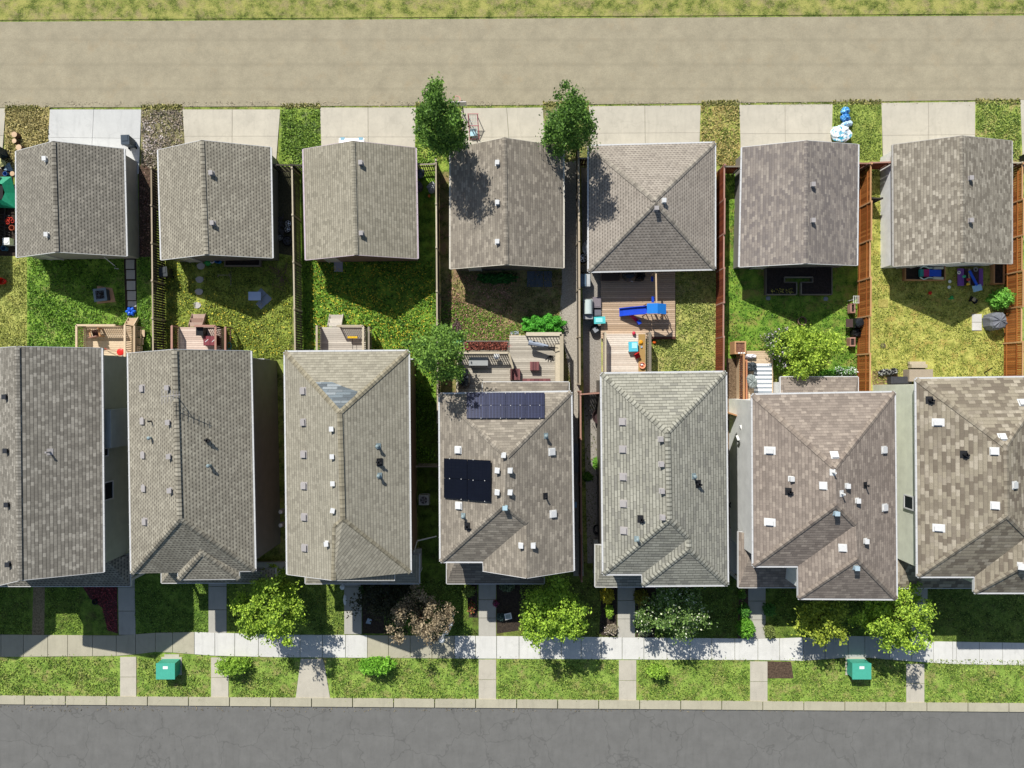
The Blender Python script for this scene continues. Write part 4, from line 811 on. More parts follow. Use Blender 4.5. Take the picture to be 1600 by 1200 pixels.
ftree('dark leaved shrub left of the bronze tree', 605, 935, 1.4, h=2.4, rad=2.2, z0=.3, ca='2e3a22', cb='4a4a34', ncl=90, per=50, rc=.45, leaf=.14, seed=17, ry=1.4, cat='bush', name='dark_shrub')
def bush(name, label, cx, cy, rx, ry, h, ca, cb, n=2500, leaf=.11, seed=1, group=None, blossom=None, cat='bush', flat=.3):
    gx, gy = gpos(cx, cy, h * .6); b = at(gx, gy); t = thing(name, label, cat, b, 0, group); rng = np.random.default_rng(seed); rx, ry = m_(rx), m_(ry)
    tm = MB(); rr = random.Random(seed)
    for i in range(7): an_ = i * .9; tm.tube((0, 0, -.02), (math.cos(an_) * rx * .55, math.sin(an_) * ry * .55, h * .7), .02, .008, 5)
    tm.build('stem', wood('5a4a38', '3c3026'), t); v = rng.normal(size=(n, 3)); v[:, 2] = np.abs(v[:, 2]) ; v /= np.linalg.norm(v, axis=1)[:, None]; k = (rng.random(n) ** .25) * (1 + .26 * np.sin(v[:, 0] * 9 + seed) * np.cos(v[:, 1] * 8 + v[:, 2] * 5)); P = v * k[:, None] * np.array([rx, ry, h]); P[:, 2] = np.maximum(P[:, 2], .05)
    quads_np('foliage', leafquads(P, .8, leaf, rng), leafmat(ca, cb), rng.random(n), t)
    if blossom: Q = P[rng.random(n) < blossom[1]] * 1.04; quads_np('blossom', leafquads(Q, 1.5, leaf * .8, rng), leafmat(blossom[0], blossom[2], .1), rng.random(len(Q)), t)
    return t
bush('round_bush', 'bright green dense bush above the furnished deck', 848, 508, 33, 17, 1.3, '3f9a1e', '66c034', 7000, .1, 21)
bush('round_bush', 'left lower lobe of bright green bush at the deck steps', 824, 520, 11, 12, 1.0, '4aa020', '74c838', 1500, .1, 22) if 0 else None
bush('round_bush', 'light green shrub before the orange brown fence of the rightmost yard', 1570, 466, 17, 15, 1.4, '5ca62a', '90d04c', 1800, .12, 23)
bush('round_bush', 'clipped bright green ball shrub at the sidewalk below the mauve brown house', 1168, 983, 13, 16, 1.1, '5a9a20', '7cb82c', 3000, .09, 24)
bush('shrub', 'yellow shrub left of the fifth front path', 950, 932, 10, 13, 1.0, 'b0a81c', 'd4c428', 1800, .09, 25)
bush('shrub', 'small lime shrub below the yellow shrub', 953, 957, 6, 10, .7, '74a01c', '9cc030', 900, .09, 26)
bush('shrub', 'dull gold shrub right of the fifth front path', 1003, 936, 11, 12, 1.0, '6e6a1c', 'a09a2c', 1600, .09, 27)
bush('shrub', 'sparse pinkish grey shrub at the sidewalk left of the fifth path', 955, 985, 11, 8, .6, '7a7450', 'a89c84', 700, .09, 28, blossom=('d0b4a8', .2, 'e8d8d0'))
bush('shrub', 'sparse grey green shrub at the sidewalk right of the fifth path', 1008, 988, 11, 7, .5, '4c5c38', '7c8468', 600, .09, 29)
bush('shrub', 'leafy shrub with red flowers left of the fourth front path', 732, 924, 10, 10, .7, '5c7c2c', '98a84c', 1100, .09, 30)
bush('flower_clump', 'magenta and orange flowers beside the fourth front path', 737, 950, 6, 10, .45, '4c6428', '7c8c3c', 500, .08, 31, blossom=('8c1c4c', .5, 'd0503c'), cat='flowers')
bush('flower_clump', 'single magenta flower clump right of the fourth front path', 775, 944, 5, 5, .5, '4c3c38', '5c4c3c', 200, .08, 32, blossom=('8c1c54', .7, 'b03c74'), cat='flowers')
bush('shrub', 'pale leaved shrub right of the fourth front path', 792, 918, 12, 7, .5, '5c6c4c', '8c9c74', 600, .1, 33)
bush('shrub', 'blue green clump in the fourth front bed', 783, 965, 7, 6, .4, '3c5450', '5c746c', 400, .1, 34)
bush('shrub', 'green shrub against the porch of the olive beige house', 572, 922, 12, 8, .9, '2c5420', '4c7430', 900, .11, 35)
bush('shrub', 'green clipped shrub left of the sixth front path', 1165, 955, 9, 11, .8, '3c7c24', '64a034', 1200, .09, 36)
bush('shrub', 'narrow green shrub at the porch left of the sixth front path', 1161, 928, 5, 10, .7, '4c8420', '7ca030', 700, .09, 37)
bush('shrub', 'grey green shrub right of the sixth front path', 1204, 988, 8, 11, .7, '5c7030', '8c984c', 900, .09, 38)
bush('shrub', 'green shrub under the eave right of the sixth front path', 1204, 955, 9, 10, .9, '3c7428', '5c9438', 900, .09, 39)
bush('shrub', 'dark green shrubs behind the brown garage', 775, 434, 30, 8, .8, '245c20', '3c8434', 2600, .11, 40)
bush('shrub', 'blue green shrub left of the furnished deck', 712, 532, 11, 9, .9, '5ca468', '7cc080', 900, .11, 41)
bush('shrub', 'purple grey weeds at the fence of the brown lawn', 713, 515, 8, 16, .4, '5c4450', '8a7068', 700, .09, 42)
bush('shrub', 'white flowering shrub at the orange fence behind the mauve brown house', 1315, 580, 10, 7, .8, '4c8c2c', '74b040', 700, .1, 43, blossom=('e4e4d8', .35, 'ffffff'))
bush('shrub', 'smaller white flowering shrub touching the orange fence', 1332, 580, 8, 7, .8, '4c8c2c', '74b040', 600, .1, 44, blossom=('e4e4d8', .4, 'ffffff'))
bush('shrub', 'low green shrub between the two white flowering shrubs and the tree', 1295, 583, 11, 6, .7, '5ca62c', '8cc844', 900, .1, 45)
bush('shrub', 'lime green street side shrub on the boulevard below the second house', 360, 1045, 26, 13, 1.4, '6c9c20', 'a0c43c', 2200, .12, 46, group='shrubs on the boulevard')
bush('shrub', 'lime green street side shrub on the boulevard below the olive beige house', 586, 1044, 28, 12, 1.4, '5c9c1c', '8cc834', 2600, .12, 47, group='shrubs on the boulevard')
bush('shrub', 'lime green street side shrub on the boulevard below the striped beige house', 1028, 1052, 16, 9, 1.2, '6c9c20', 'a0c43c', 1200, .12, 48, group='shrubs on the boulevard')
bush('weeds', 'leafy weeds in the shaded gravel strip beside the striped beige house', 918, 745, 9, 7, .3, '3c6c20', '64942c', 500, .1, 49, cat='weeds')
bush('weeds', 'bright weeds on the gravel at the wall of the striped beige house', 933, 724, 7, 9, .35, '5c9c24', '84c03c', 500, .1, 50, cat='weeds')

# turf relief and flowers: nobody could count these
def scatter(poly, n, rng):
    xs = [p[0] for p in poly]; ys = [p[1] for p in poly]; x = rng.uniform(min(xs), max(xs), n); y = rng.uniform(min(ys), max(ys), n); ins = np.zeros(n, bool); j = len(poly) - 1
    for i in range(len(poly)):
        xi, yi = poly[i]; xj, yj = poly[j]; c_ = ((yi > y) != (yj > y)) & (x < (xj - xi) * (y - yi) / ((yj - yi) or 1e-9) + xi); ins ^= c_; j = i
    return x[ins], y[ins]
EXCL = [(194, 402, 215, 484), (150, 446, 182, 478), (306, 408, 320, 484), (394, 448, 425, 482), (1516, 488, 1535, 520), (1372, 466, 1388, 482), (184, 1020, 216, 1110), (255, 1018, 284, 1034), (327, 1020, 360, 1110), (460, 1020, 518, 1110), (746, 1020, 778, 1110), (965, 1020, 997, 1110), (1170, 1020, 1202, 1110), (1325, 1025, 1352, 1042), (1414, 1020, 1447, 1110), (1194, 1030, 1242, 1062), (48, 912, 72, 992), (126, 914, 186, 990), (522, 400, 538, 428), (1196, 412, 1302, 462), (1412, 412, 1480, 440), (1394, 585, 1424, 604), (1420, 560, 1460, 600), (1300, 590, 1362, 640)]
def turf(label, poly, n, ca, cb, size=.09, hgt=.07, seed=1, name='grass', cat='grass', flat=.5):
    rng = np.random.default_rng(seed); x, y = scatter(poly, n, rng)
    for e in EXCL:
        if name == 'grass': ok = ~((x > e[0]) & (x < e[2]) & (y > e[1]) & (y < e[3])); x, y = x[ok], y[ok]
    k = np.sin(x * .11 + seed) * np.cos(y * .13 + seed * 2) + np.sin(x * .05 - y * .07) ; keep = rng.random(len(x)) < np.clip(.75 + .35 * k, .25, 1); x, y = x[keep], y[keep]
    C = np.stack([(x - 800) * H / F, -(y - 600) * H / F, rng.random(len(x)) * hgt + .02], 1); o = quads_np(name, leafquads(C, flat, size, rng), leafmat(ca, cb, .2), rng.random(len(C))); o['kind'] = 'stuff'; o['label'] = label; o['category'] = cat
def rect(a, b, c_, d): return [(a, b), (c_, b), (c_, d), (a, d)]
turf('rough weedy grass behind the leftmost garage', rect(44, 402, 235, 560), 26000, '2c5210', '7aa82c', .1, .1, 1)
turf('yellowish grass at the left edge', rect(-20, 402, 42, 560), 8000, '5c6a20', 'b8bc5c', .08, .06, 2)
turf('grass of the dandelion lawn around the folding table', rect(246, 402, 455, 560), 26000, '42581a', 'a0b03c', .09, .08, 3)
turf('tall grass of the third yard', rect(464, 402, 680, 720), 36000, '28500f', '76a428', .11, .12, 4)
turf('thin brown green grass of the fourth yard', rect(690, 425, 878, 545), 14000, '4a5a20', 'a08c5c', .08, .05, 5)
turf('patchy grass beside the play deck', rect(1010, 420, 1120, 580), 12000, '4a6a18', 'b8bc64', .09, .06, 6)
turf('deep green grass behind the sixth garage', [(1135, 262), (1156, 262), (1156, 470), (1196, 470), (1340, 470), (1340, 600), (1150, 550), (1135, 560)], 16000, '28560f', '7aa42c', .09, .07, 7)
turf('yellow green grass of the rightmost yard', rect(1364, 262, 1572, 600), 30000, '56701c', 'b4b850', .08, .05, 8)
turf('green grass beyond the rightmost fence', rect(1600, 262, 1640, 600), 1500, '3c6c18', '8cb040', .09, .06, 9)
turf('weedy grass of the lane verges', rect(8, 170, 76, 262), 5000, '6a6a2c', 'c8b878', .1, .07, 10)
turf('stones and weeds of the verge between the left driveways', rect(222, 172, 286, 262), 4500, '4c5a28', 'b8a898', .1, .07, 11)
turf('green weeds of the verge by the second driveway', rect(440, 172, 500, 258), 5000, '38601a', '8cac3c', .11, .08, 12)
turf('green grass of the verge under the left tall tree', rect(650, 170, 718, 255), 5000, '3c6c1a', '90b43c', .11, .08, 13)
turf('straw and green grass of the verge by the pyramid roof garage', rect(1096, 166, 1155, 258), 5000, '4c7018', 'd0bc74', .1, .06, 14)
turf('green grass of the verge beside the bags', rect(1302, 164, 1376, 250), 5000, '46701c', 'a0b04c', .08, .05, 15)
turf('green grass of the rightmost verge', rect(1525, 160, 1594, 250), 5000, '3c701a', 'a8b454', .09, .06, 16)
turf('grass of the left front yards', [(-20, 915), (184, 915), (184, 990), (-20, 990)], 9000, '34581a', '90ac3c', .08, .05, 17)
turf('grass of the second front yard', rect(211, 905, 325, 988), 7000, '34581a', '86a43c', .08, .05, 18)
turf('grass of the third front yard', rect(356, 905, 537, 989), 9000, '34581a', '90a844', .08, .05, 19)
turf('grass of the fourth front yard', rect(600, 905, 728, 991), 7000, '34501a', '86a43c', .08, .05, 20)
turf('grass of the fifth front yard', rect(812, 905, 940, 994), 7000, '3c501a', '8ea040', .08, .05, 21)
turf('grass of the front yard by the white flowering tree', rect(1025, 910, 1152, 997), 7000, '34501a', '7c963c', .08, .05, 22)
turf('grass of the sixth front yard', rect(1212, 910, 1420, 992), 9000, '34501a', '86a43c', .08, .05, 23)
turf('grass of the rightmost front yard', rect(1452, 910, 1640, 1001), 8000, '34501a', '8a9c40', .08, .05, 24)
turf('grass of the boulevard', rect(-10, 1030, 1640, 1098), 52000, '38601a', '98aa44', .09, .06, 25)
turf('dandelion flowers around the folding table', [(248, 405), (300, 405), (312, 455), (455, 470), (455, 555), (248, 555)], 1300, 'd0b818', 'f4e040', .085, .14, 31, 'dandelions', 'flowers', 2)
turf('dandelion flowers thick in the third yard', rect(486, 410, 678, 545), 3600, 'c8a81c', 'f0dc34', .075, .16, 32, 'dandelions', 'flowers', 2)
turf('few dandelion flowers by the loose light green tree', rect(560, 540, 680, 600), 500, 'c8a81c', 'e8d040', .07, .16, 33, 'dandelions', 'flowers', 2)
turf('green weeds between the dead patches of the fourth yard', [(690, 470), (760, 480), (800, 500), (870, 540), (690, 540)], 6000, '3c7018', '86b030', .1, .08, 41)
turf('pinkish dead weeds in the fourth yard', rect(700, 430, 800, 530), 2600, 'a8705c', 'd0a088', .09, .07, 34, 'dead_weeds', 'weeds', 1)
turf('dry leaves between the first garage and the dark fence', rect(219, 262, 234, 402), 900, '6a3c30', 'a08070', .1, .04, 35, 'dead_leaves', 'leaves', 1)
turf('pebbles and dead plants near the second driveway', rect(224, 190, 256, 240), 260, 'b8a8a0', 'e8dcd4', .14, .05, 36, 'pebbles', 'stones', 2)
turf('leaf litter on the shaded gravel strip', rect(910, 630, 938, 890), 500, '3c5c20', '6c6c3c', .1, .04, 37, 'leaf_litter', 'leaves', 1)
turf('red shredded mulch by the first front path', [(130, 917), (182, 917), (183, 988), (168, 984), (158, 948)], 2200, '6a1c24', 'a84a4c', .09, .04, 38, 'red_mulch', 'mulch', 1)

for i, (x0, x1, lb) in enumerate(((8, 78, 'first'), (221, 285, 'second'), (438, 500, 'third'), (650, 720, 'fourth'), (848, 920, 'fifth'), (1095, 1155, 'sixth'), (1301, 1377, 'seventh'), (1524, 1594, 'eighth'))):
    yy = 168 - (x0 + x1) / 2 * .0072; turf('ragged weeds creeping over the lane edge at the %s verge from the left' % lb, rect(x0, yy - 3, x1, yy + 5), 420, '5a6a24', 'b0a860', .12, .05, 50 + i)
turf('grit and weeds along the driveway ends at the lane', rect(-5, 158, 1605, 166), 2600, '8a8068', 'c0b498', .06, .02, 60, 'gravel', 'gravel', 2)
turf('grass creeping over the sidewalk edge', [(0, 1023), (190, 1022), (250, 1015), (330, 1021), (800, 1026), (1200, 1028), (1325, 1025), (1480, 1034), (1600, 1036), (1600, 1042), (0, 1032)], 5000, '3c5c18', '8ca43c', .09, .05, 61)
turf('leaves and grit in the street gutter', rect(-5, 1098, 1605, 1112), 1500, '5c5440', '9a8c6c', .07, .02, 62, 'gutter_leaves', 'leaves', 2)
# ---------------------------------------------------------------- vehicles and yard things
def P3(px, py, h=0): return at(px, py, h)
def item(name, label, cat, px, py, h=0, rz=0, group=None, z=None):
    p = at(px, py, h); return thing(name, label, cat, (p.x, p.y, h if z is None else z), rz, group)
def one(name, label, cat, mb, mat, px, py, h=0, rz=0, group=None, smooth=False):
    p = at(px, py, h); o = mb.build(name, mat, None, smooth=smooth); return tag(o, label, cat, (p.x, p.y, h), rz, group)
RED = plain('c8261e', .4, .1); BLUE = plain('1c50c8', .4, .1); GREENP = plain('2c9c50', .4, .1); TEAL = plain('58c4c4', .35, .08); BLACK = plain('18181a', .45, .15); GREYP = plain('8a8c8e', .5, .1); DGREY = plain('4a4c50', .6, .15); WHT = plain('e8e8e4', .5, .05); YEL = plain('e0b81c', .45, .1); PURP = plain('7a4c9c', .5, .1); PINK = plain('d8508c', .5, .1); ORA = plain('e07a2c', .5, .1); LB = plain('9cc4e0', .4, .06); WICK = wood('6a4440', '4a302e'); CHROME = plain('c8cacc', .25, .05, .9); RUB = plain('141414', .8, .1)
# white car
t = item('parked_car', 'white car parked at the lane side of the olive beige garage', 'car', 553, 262)
L_, Wd = 4.5, 1.8; yf = at(0, 213.5, .9).y - at(0, 262).y
prof = [(0, .45), (.05, .72), (.95, .95), (1.75, 1.42), (3.3, 1.45), (4.1, 1.0), (4.45, .85), (4.5, .45)]
mb = MB(); vs = []; n = len(prof)
for i, (d, z) in enumerate(prof):
    k = .93 if i in (0, n - 1) else 1.0; up = .78 if 2 < i < 5 else .96
    for sx in (-1, 1): vs.append((sx * Wd / 2 * k, yf - d, .3)); 
    for sx in (-1, 1): vs.append((sx * Wd / 2 * k, yf - d, min(z, .85)))
    for sx in (-1, 1): vs.append((sx * Wd / 2 * k * up, yf - d, z))
fs = []
for i in range(n - 1):
    a, b = i * 6, (i + 1) * 6; fs += [(a, b, b + 2, a + 2), (a + 2, b + 2, b + 4, a + 4), (a + 1, a + 3, b + 3, b + 1), (a + 3, a + 5, b + 5, b + 3), (a + 4, b + 4, b + 5, a + 5), (a, a + 1, b + 1, b)]
fs += [(0, 2, 4, 5, 3, 1), tuple((n - 1) * 6 + j for j in (0, 1, 3, 5, 4, 2))]; mb._add(vs, fs, .1); body = mb.build('body', plain('f2f2f2', .25, .02, 0, .6, rv=.0), t)
ws = MB(); ws.face([(-.75, yf - 1.0, .985), (.75, yf - 1.0, .985), (.62, yf - 1.7, 1.4), (-.62, yf - 1.7, 1.4)]); ws.build('windshield', M_GLASS, t)
for sx in (-1, 1):
    hl = MB(); hl.box(sx * .66, yf - .12, .66, .32, .26, .1); hl.build('headlight', plain('88b0c0', .2, .1), t)
    for yy in (.85, 3.6):
        wh = MB(); wh.tube((sx * .82 - .09, yf - yy, .33), (sx * .82 + .09, yf - yy, .33), .33, .33, 18); w_ = wh.build('wheel', RUB, t); rm = MB(); rm.tube((sx * .92, yf - yy, .33), (sx * .925, yf - yy, .33), .2, .2, 12); rm.build('rim', CHROME, w_)
# wheelie bins
def wheelie(label, px, py, rz, col='2a3238', lid=None, h=1.05):
    t = item('wheelie_bin', label, 'bin', px, py, 0, rz, 'wheelie bins'); mb = MB(); mb.box(0, 0, .08, .46, .52, h - .12, taper=1.22); mb.build('body', plain(col, .5, .12), t); l = MB(); l.box(0, .0, h - .03, .6, .68, .05); l.box(0, .1, h + .02, .42, .4, .03); l.build('lid', plain(lid or col, .4, .12), t)
    hb = MB(); hb.tube((-.25, -.38, h - .02), (.25, -.38, h - .02), .025, .025, 6); hb.build('handle', plain(col, .5, .12), t)
    for sx in (-1, 1): wh = MB(); wh.tube((sx * .24, -.27, .1), (sx * .29, -.27, .1), .1, .1, 10); wh.build('wheel', RUB, t)
    return t
wheelie('dark blue grey wheelie bin on the bright white driveway', 208, 226, .05, '34424e')
wheelie('black wheelie bin right of the dark weathered fence', 266, 428, .1, '2a2c2e', '44484a')
wheelie('dark bin left of the leftmost garage under dry grass', 8, 242, .3, '2e3c4a')
wheelie('green wheelie bin at the lane corner of the white walled garage', 1398, 246, .6, '1c5434', '1e2824')
wheelie('dark bin at the right edge of the photo by the lane', 1597, 250, .2, '26282c')
# tree rounds
for i, (x, y, r_, lb) in enumerate(((24, 211, .21, 'tree round nearest the lane, at the left'), (24, 221, .17, 'smaller middle tree round of the three by the left driveway'), (31, 231, .22, 'tree round touching the roof line of the leftmost garage'), (21, 272, .18, 'lone tree round among clutter left of the leftmost garage'))):
    mb = MB(); mb.lathe(0, 0, [(r_ * 1.02, 0), (r_, .3), (r_ * .98, .44)], 16); t = item('tree_round', lb, 'log', x, y, .3, z=0, group='cut tree rounds'); mb.build('bark', wood('5a4636', '403226'), t); m2 = MB(); m2.lathe(0, 0, [(r_ * .96, .441), (0, .446)], 16); m2.build('cut_face', wood('dcc0a0', 'c4a480'), t)
# green tarp tent-like play thing
t = item('garden_trailer', 'green and black cart with a flared green cover left of the leftmost garage', 'cart', 12, 303); mb = MB(); mb._add([(-.9, 1.1, .5), (.55, 1.15, .4), (.15, .5, .8), (-.9, .6, .8)], [(0, 3, 2, 1)]); mb._add([(.15, .5, .8), (.55, 1.15, .4), (.75, .0, .25), (.3, -.1, .7)], [(0, 3, 2, 1)]); mb._add([(-.9, -.75, .8), (.15, -.65, .8), (.85, -1.15, .4), (-.9, -1.1, .45)], [(0, 3, 2, 1)]); mb._add([(.3, -.1, .7), (.15, -.65, .8), (.85, -1.15, .4), (.75, 0, .25)], [(0, 1, 2, 3)])
c0 = mb.build('cover', plain('1c8c68', .5, .2), t); mb = MB(); mb.box(-.4, -.1, .2, 1.2, 1.0, .55); mb.build('body', BLACK, t); mb = MB(); mb.ring(-.35, -.35, .8, .14, .05); mb.build('wheel', DGREY, t); mb = MB(); mb.box(-.35, -.35, .78, .16, .16, .06); mb.build('hub', TEAL, t)
one('yellow_bag', 'pale yellow crumpled sack left of the leftmost garage', 'bag', MB().blob(0, 0, .18, .3, .28, .18, 12, .2, seed=3), plain('c8c488', .7, .2), 5, 256)
one('grey_tarp', 'folded grey blue tarp beside the lone tree round', 'tarp', MB().prism([(-.3, -.2), (.35, -.3), (.1, .35), (-.2, .2)], 0, .12), plain('7c94a0', .6, .2), 14, 262)
one('blue_bucket', 'small blue bucket beside the lone tree round', 'bucket', MB().lathe(0, 0, [(.12, 0), (.16, .3), (.14, .3), (.1, .05), (0, .05)]), plain('3c6cb0', .4, .1), 12, 273)
one('white_box', 'white square air conditioner box at the lower left of the leftmost garage', 'air conditioner', MB().box(0, 0, 0, .5, .5, .5, .05).lathe(0, 0, [(.18, .5), (.18, .53), (0, .53)]), WHT, 17, 379)
one('blue_bucket', 'dark blue bucket below the white square box', 'bucket', MB().lathe(0, 0, [(.16, 0), (.2, .34), (.18, .34), (.14, .06), (0, .06)]), plain('3c6488', .4, .2), 10, 389)
one('red_bucket', 'red bucket lying on the lawn at the left edge', 'bucket', MB().lathe(0, 0, [(.2, 0), (.26, .32), (.23, .32), (.17, .05), (0, .05)]).box(.28, 0, .25, .16, .16, .05), plain('d8301c', .4, .08), 6, 440)
mb = MB(); 
for k in range(5): a = k * 1.1; mb.ring(.15 * math.cos(a), .15 * math.sin(a), .12 + .05 * k, .12, .03)
one('red_tool_heap', 'small heap of red tools left of the leftmost garage', 'tools', mb, plain('b83424', .5, .2), 18, 346)
one('orange_pot', 'terracotta pot left of the leftmost garage', 'pot', MB().lathe(0, 0, [(.14, 0), (.2, .28), (.17, .28), (.13, .05), (0, .05)]), plain('a8583c', .7, .2), 22, 357)
mb = MB(); rr = random.Random(5)
for k in range(14): a = rr.random() * 6.28; x0, y0 = rr.uniform(-.4, .3), rr.uniform(-1, 1); mb.tube((x0, y0, .1), (x0 + .5 * math.cos(a), y0 + .5 * math.sin(a), .3), .03, .03, 6)
mb.tube((-.1, -1.2, .15), (0, 1.2, .15), .04, .04, 6); mb.tube((-.35, 0, .2), (.6, .05, .18), .03, .03, 6)
mb = MB()
for k in range(9): mb.tube((-.35, -1 + k * .22, .16), (.4, -1 + k * .22 + rr.uniform(-.3, .3), .2), .03, .03, 6)
mb.tube((0, -1.2, .18), (0, 1.2, .18), .05, .05, 6)
one('scrap_heap', 'heap of dark poles and scrap left of the leftmost garage', 'scrap', mb, plain('3a3634', .7, .3), 10, 352)
# bags
def bag(label, px, py, rx, ry, h, m, seed, grp='rubbish bags on the verge', cat='bag', name='rubbish_bag', knot=True):
    t = item(name, label, cat, px, py, h * .5, z=0, group=grp); mb = MB(); mb.blob(0, 0, h / 2, rx, ry, h / 2, 16, .16, seed=seed); mb.build('sack', m, t)
    if knot: k = MB(); k.lathe(0, 0, [(.05, h * .95), (.03, h + .03), (.09, h + .09), (0, h + .08)], 8); k.build('knot', m, t)
def bagmat(a, b_, sc=4):
    tt = NT('bag_' + a); col = tt.mix(tt.step(tt.noise(tt.obj(), sc, 5, .7), .5, .58), c(a), c(b_)); tt.bump(tt.noise(tt.obj(), 8, 3), .8, .05); return tt.out(col, .3, 0, .5)
bag('blue rubbish bag nearest the lane', 1321, 173, .3, .27, .5, bagmat('3c8cc8', '8cc8e8'), 1)
bag('deeper blue rubbish bag in the middle of the row', 1321, 184, .34, .3, .5, bagmat('2c74b8', '6cb0dc'), 2)
bag('small white and blue bag above the big white one', 1324, 193, .38, .24, .4, bagmat('c8dce8', '5c9ccc'), 3)
bag('big white bag with blue marks beside the grey driveway', 1314, 209, .72, .62, .8, bagmat('f0f2f2', '3ca4c0', 3), 4, knot=False)
# hoop + net
t = item('basketball_hoop', 'basketball hoop leaning over the lane by the left tall tree', 'basketball hoop', 724, 178); rp = at(714, 155, 3.0) - at(724, 178); mb = MB(); mb.tube((0, 0, 0), (rp.x * .5 + .2, rp.y * .6, 2.6), .05, .045, 8); mb.build('pole', BLACK, t); mb = MB(); mb.bar((rp.x + .1 - .55, rp.y - .35, 3.1), (rp.x + .1 + .55, rp.y - .35, 3.1), .05, .7); mb.build('backboard', plain('d8d0cc', .4, .05), t); mb = MB(); mb.ring(rp.x, rp.y, 3.0, .23, .03); mb.build('rim', plain('d89c90', .5, .1), t); mb = MB(); mb.tube((rp.x * .5 + .2, rp.y * .6, 2.6), (rp.x + .1, rp.y - .33, 3.0), .03, .03, 6); mb.build('arm', BLACK, t)
t = item('sports_net', 'pale red tubular goal frame with white netting on the driveway', 'sports goal', 740, 205); RP = plain('b8606c', .5, .1); mb = MB()
A = [(-.3, .95, 1.0), (.4, .95, 1.0)]; 
for x in (-.35, .32): mb.path([(x, 1.0, 0), (x, .9, .95), (x + .1, -.6, .1)], .03)
for y, z in ((.9, .95), (.2, .55), (-.6, .1)): mb.path([(-.35, y, z), (.4, y, z)], .025)
mb.build('frame', RP, t); mb = MB()
for k in range(8): y = .85 - k * .2; z = .9 - k * .115; mb.tube((-.28, y, z), (.3, y, z), .012, .012, 4)
for k in range(6): x = -.28 + k * .115; mb.tube((x, .85, .9), (x, -.55, .1), .012, .012, 4)
mb.build('netting', plain('d0d8d8', .6, .05), t); mb = MB(); mb.box(0, -.2, .3, .5, .5, .03, .1); mb.build('blue_panel', plain('a8ccd4', .5, .1), t)
mb = MB(); mb.path([(0, .0, 0), (.15, -.1, .7), (.3, -1.1, .9), (.4, -1.25, .05)], .03); mb.build('side_arm', BLACK, t)
# yard 1
t = item('plywood_board', 'pale plywood sheet under the fire table', 'board', 165, 463); mb = MB(); mb.prism([(-.6, -.55), (.75, -.4), (.5, .6), (-.6, .75)], .02, .05); mb.build('sheet', wood('c8a080', 'b08868'), t)
t = item('fire_table', 'square slate blue fire table on a plywood sheet', 'fire table', 163, 462, .05); FM = plain('6c7c88', .5, .1)
mb = MB(); mb.box(0, 0, 0, .8, .8, .5, .12); mb.build('base', plain('4a4e54', .6, .1), t)
for k in range(4): a = .12 + k * math.pi / 2; m2 = MB(); m2.box(.39 * math.cos(a), .39 * math.sin(a), .5, .16, .94 if k % 2 == 0 else .62, .05, a); m2.build('rim', FM, t)
mb = MB(); 
for k in range(30): mb.box(random.uniform(-.24, .24), random.uniform(-.24, .24), .48, .08, .06, .06, random.random() * 3)
mb.build('fire_stones', plain('2c2824', .8, .4), t)
for i, y in enumerate((413, 429, 446, 462, 475)):
    mb = MB(); mb.box(0, 0, 0, .62, .66 if y < 470 else .4, .05, .0); one('paver', ('grey square paver in the side path, number %s from the garage' % ('one', 'two', 'three', 'four', 'five')[i]) if 0 else 'grey square paver of the side path, %s' % ('first and nearest the garage', 'second from the garage', 'third and middle one', 'fourth from the garage', 'small last one by the blue float')[i], 'paver', mb, concrete('b0aca4'), 203.5 + i * .8, y, group='square pavers of the side path')
t = item('pool_float', 'crumpled bright blue pool toy at the end of the square pavers', 'pool toy', 206, 487); mb = MB()
for k in range(6): a = k * 1.05; mb.blob(.22 * math.cos(a), .18 * math.sin(a), .14, .17, .12, .13, 10, .1, seed=k, rot=a)
mb.build('float', plain('2060d0', .3, .15), t)
t = item('adirondack_chair', 'brown wooden armchair in the corner of the new cedar deck', 'chair', 155, 521, .9, .2); mb = MB(); mb.box(0, 0, .32, .55, .5, .05); mb.build('seat', W_BROWN, t)
mb = MB(); mb.box(-.02, -.3, .35, .6, .06, .55); mb.build('backrest', W_PINK, t)
for sx in (-1, 1): mb = MB(); mb.box(sx * .33, 0, .55, .12, .65, .04); mb.build('armrest', W_CEDAR, t); mb = MB(); mb.box(sx * .3, .24, 0, .06, .06, .55); mb.build('leg', W_CEDAR, t); mb = MB(); mb.box(sx * .3, -.27, 0, .06, .06, .55); mb.build('leg', W_CEDAR, t)
t = item('snow_shovel', 'red snow shovel leaning on the deck between the two left houses', 'shovel', 188, 550, 1.6); a = at(165, 545, 1.1) - at(188, 550, 1.6); mb = MB(); mb.tube((0, 0, 0), a, .02, .02, 6); mb.build('shaft', W_PINK, t); mb = MB(); mb.blob(0, 0, .0, .28, .26, .06, 10, .03, rot=.3); mb.build('scoop', RED, t); mb = MB(); mb.tube(a + Vector((-.08, .05, 0)), a + Vector((.08, -.05, 0)), .025, .025, 6); mb.build('grip', RED, t)
t = item('folding_chair', 'white slatted folding chair under the red snow shovel', 'chair', 194, 553, 1.25, .4); mb = MB()
for k in range(5): mb.box(0, -.2 + k * .1, .0, .5, .07, .02)
mb.build('seat', WHT, t)
for sx in (-1, 1):
    mb = MB(); mb.tube((sx * .25, .22, .02), (sx * .25, -.22, -.4), .015, .015, 6); mb.build('leg', GREYP, t)
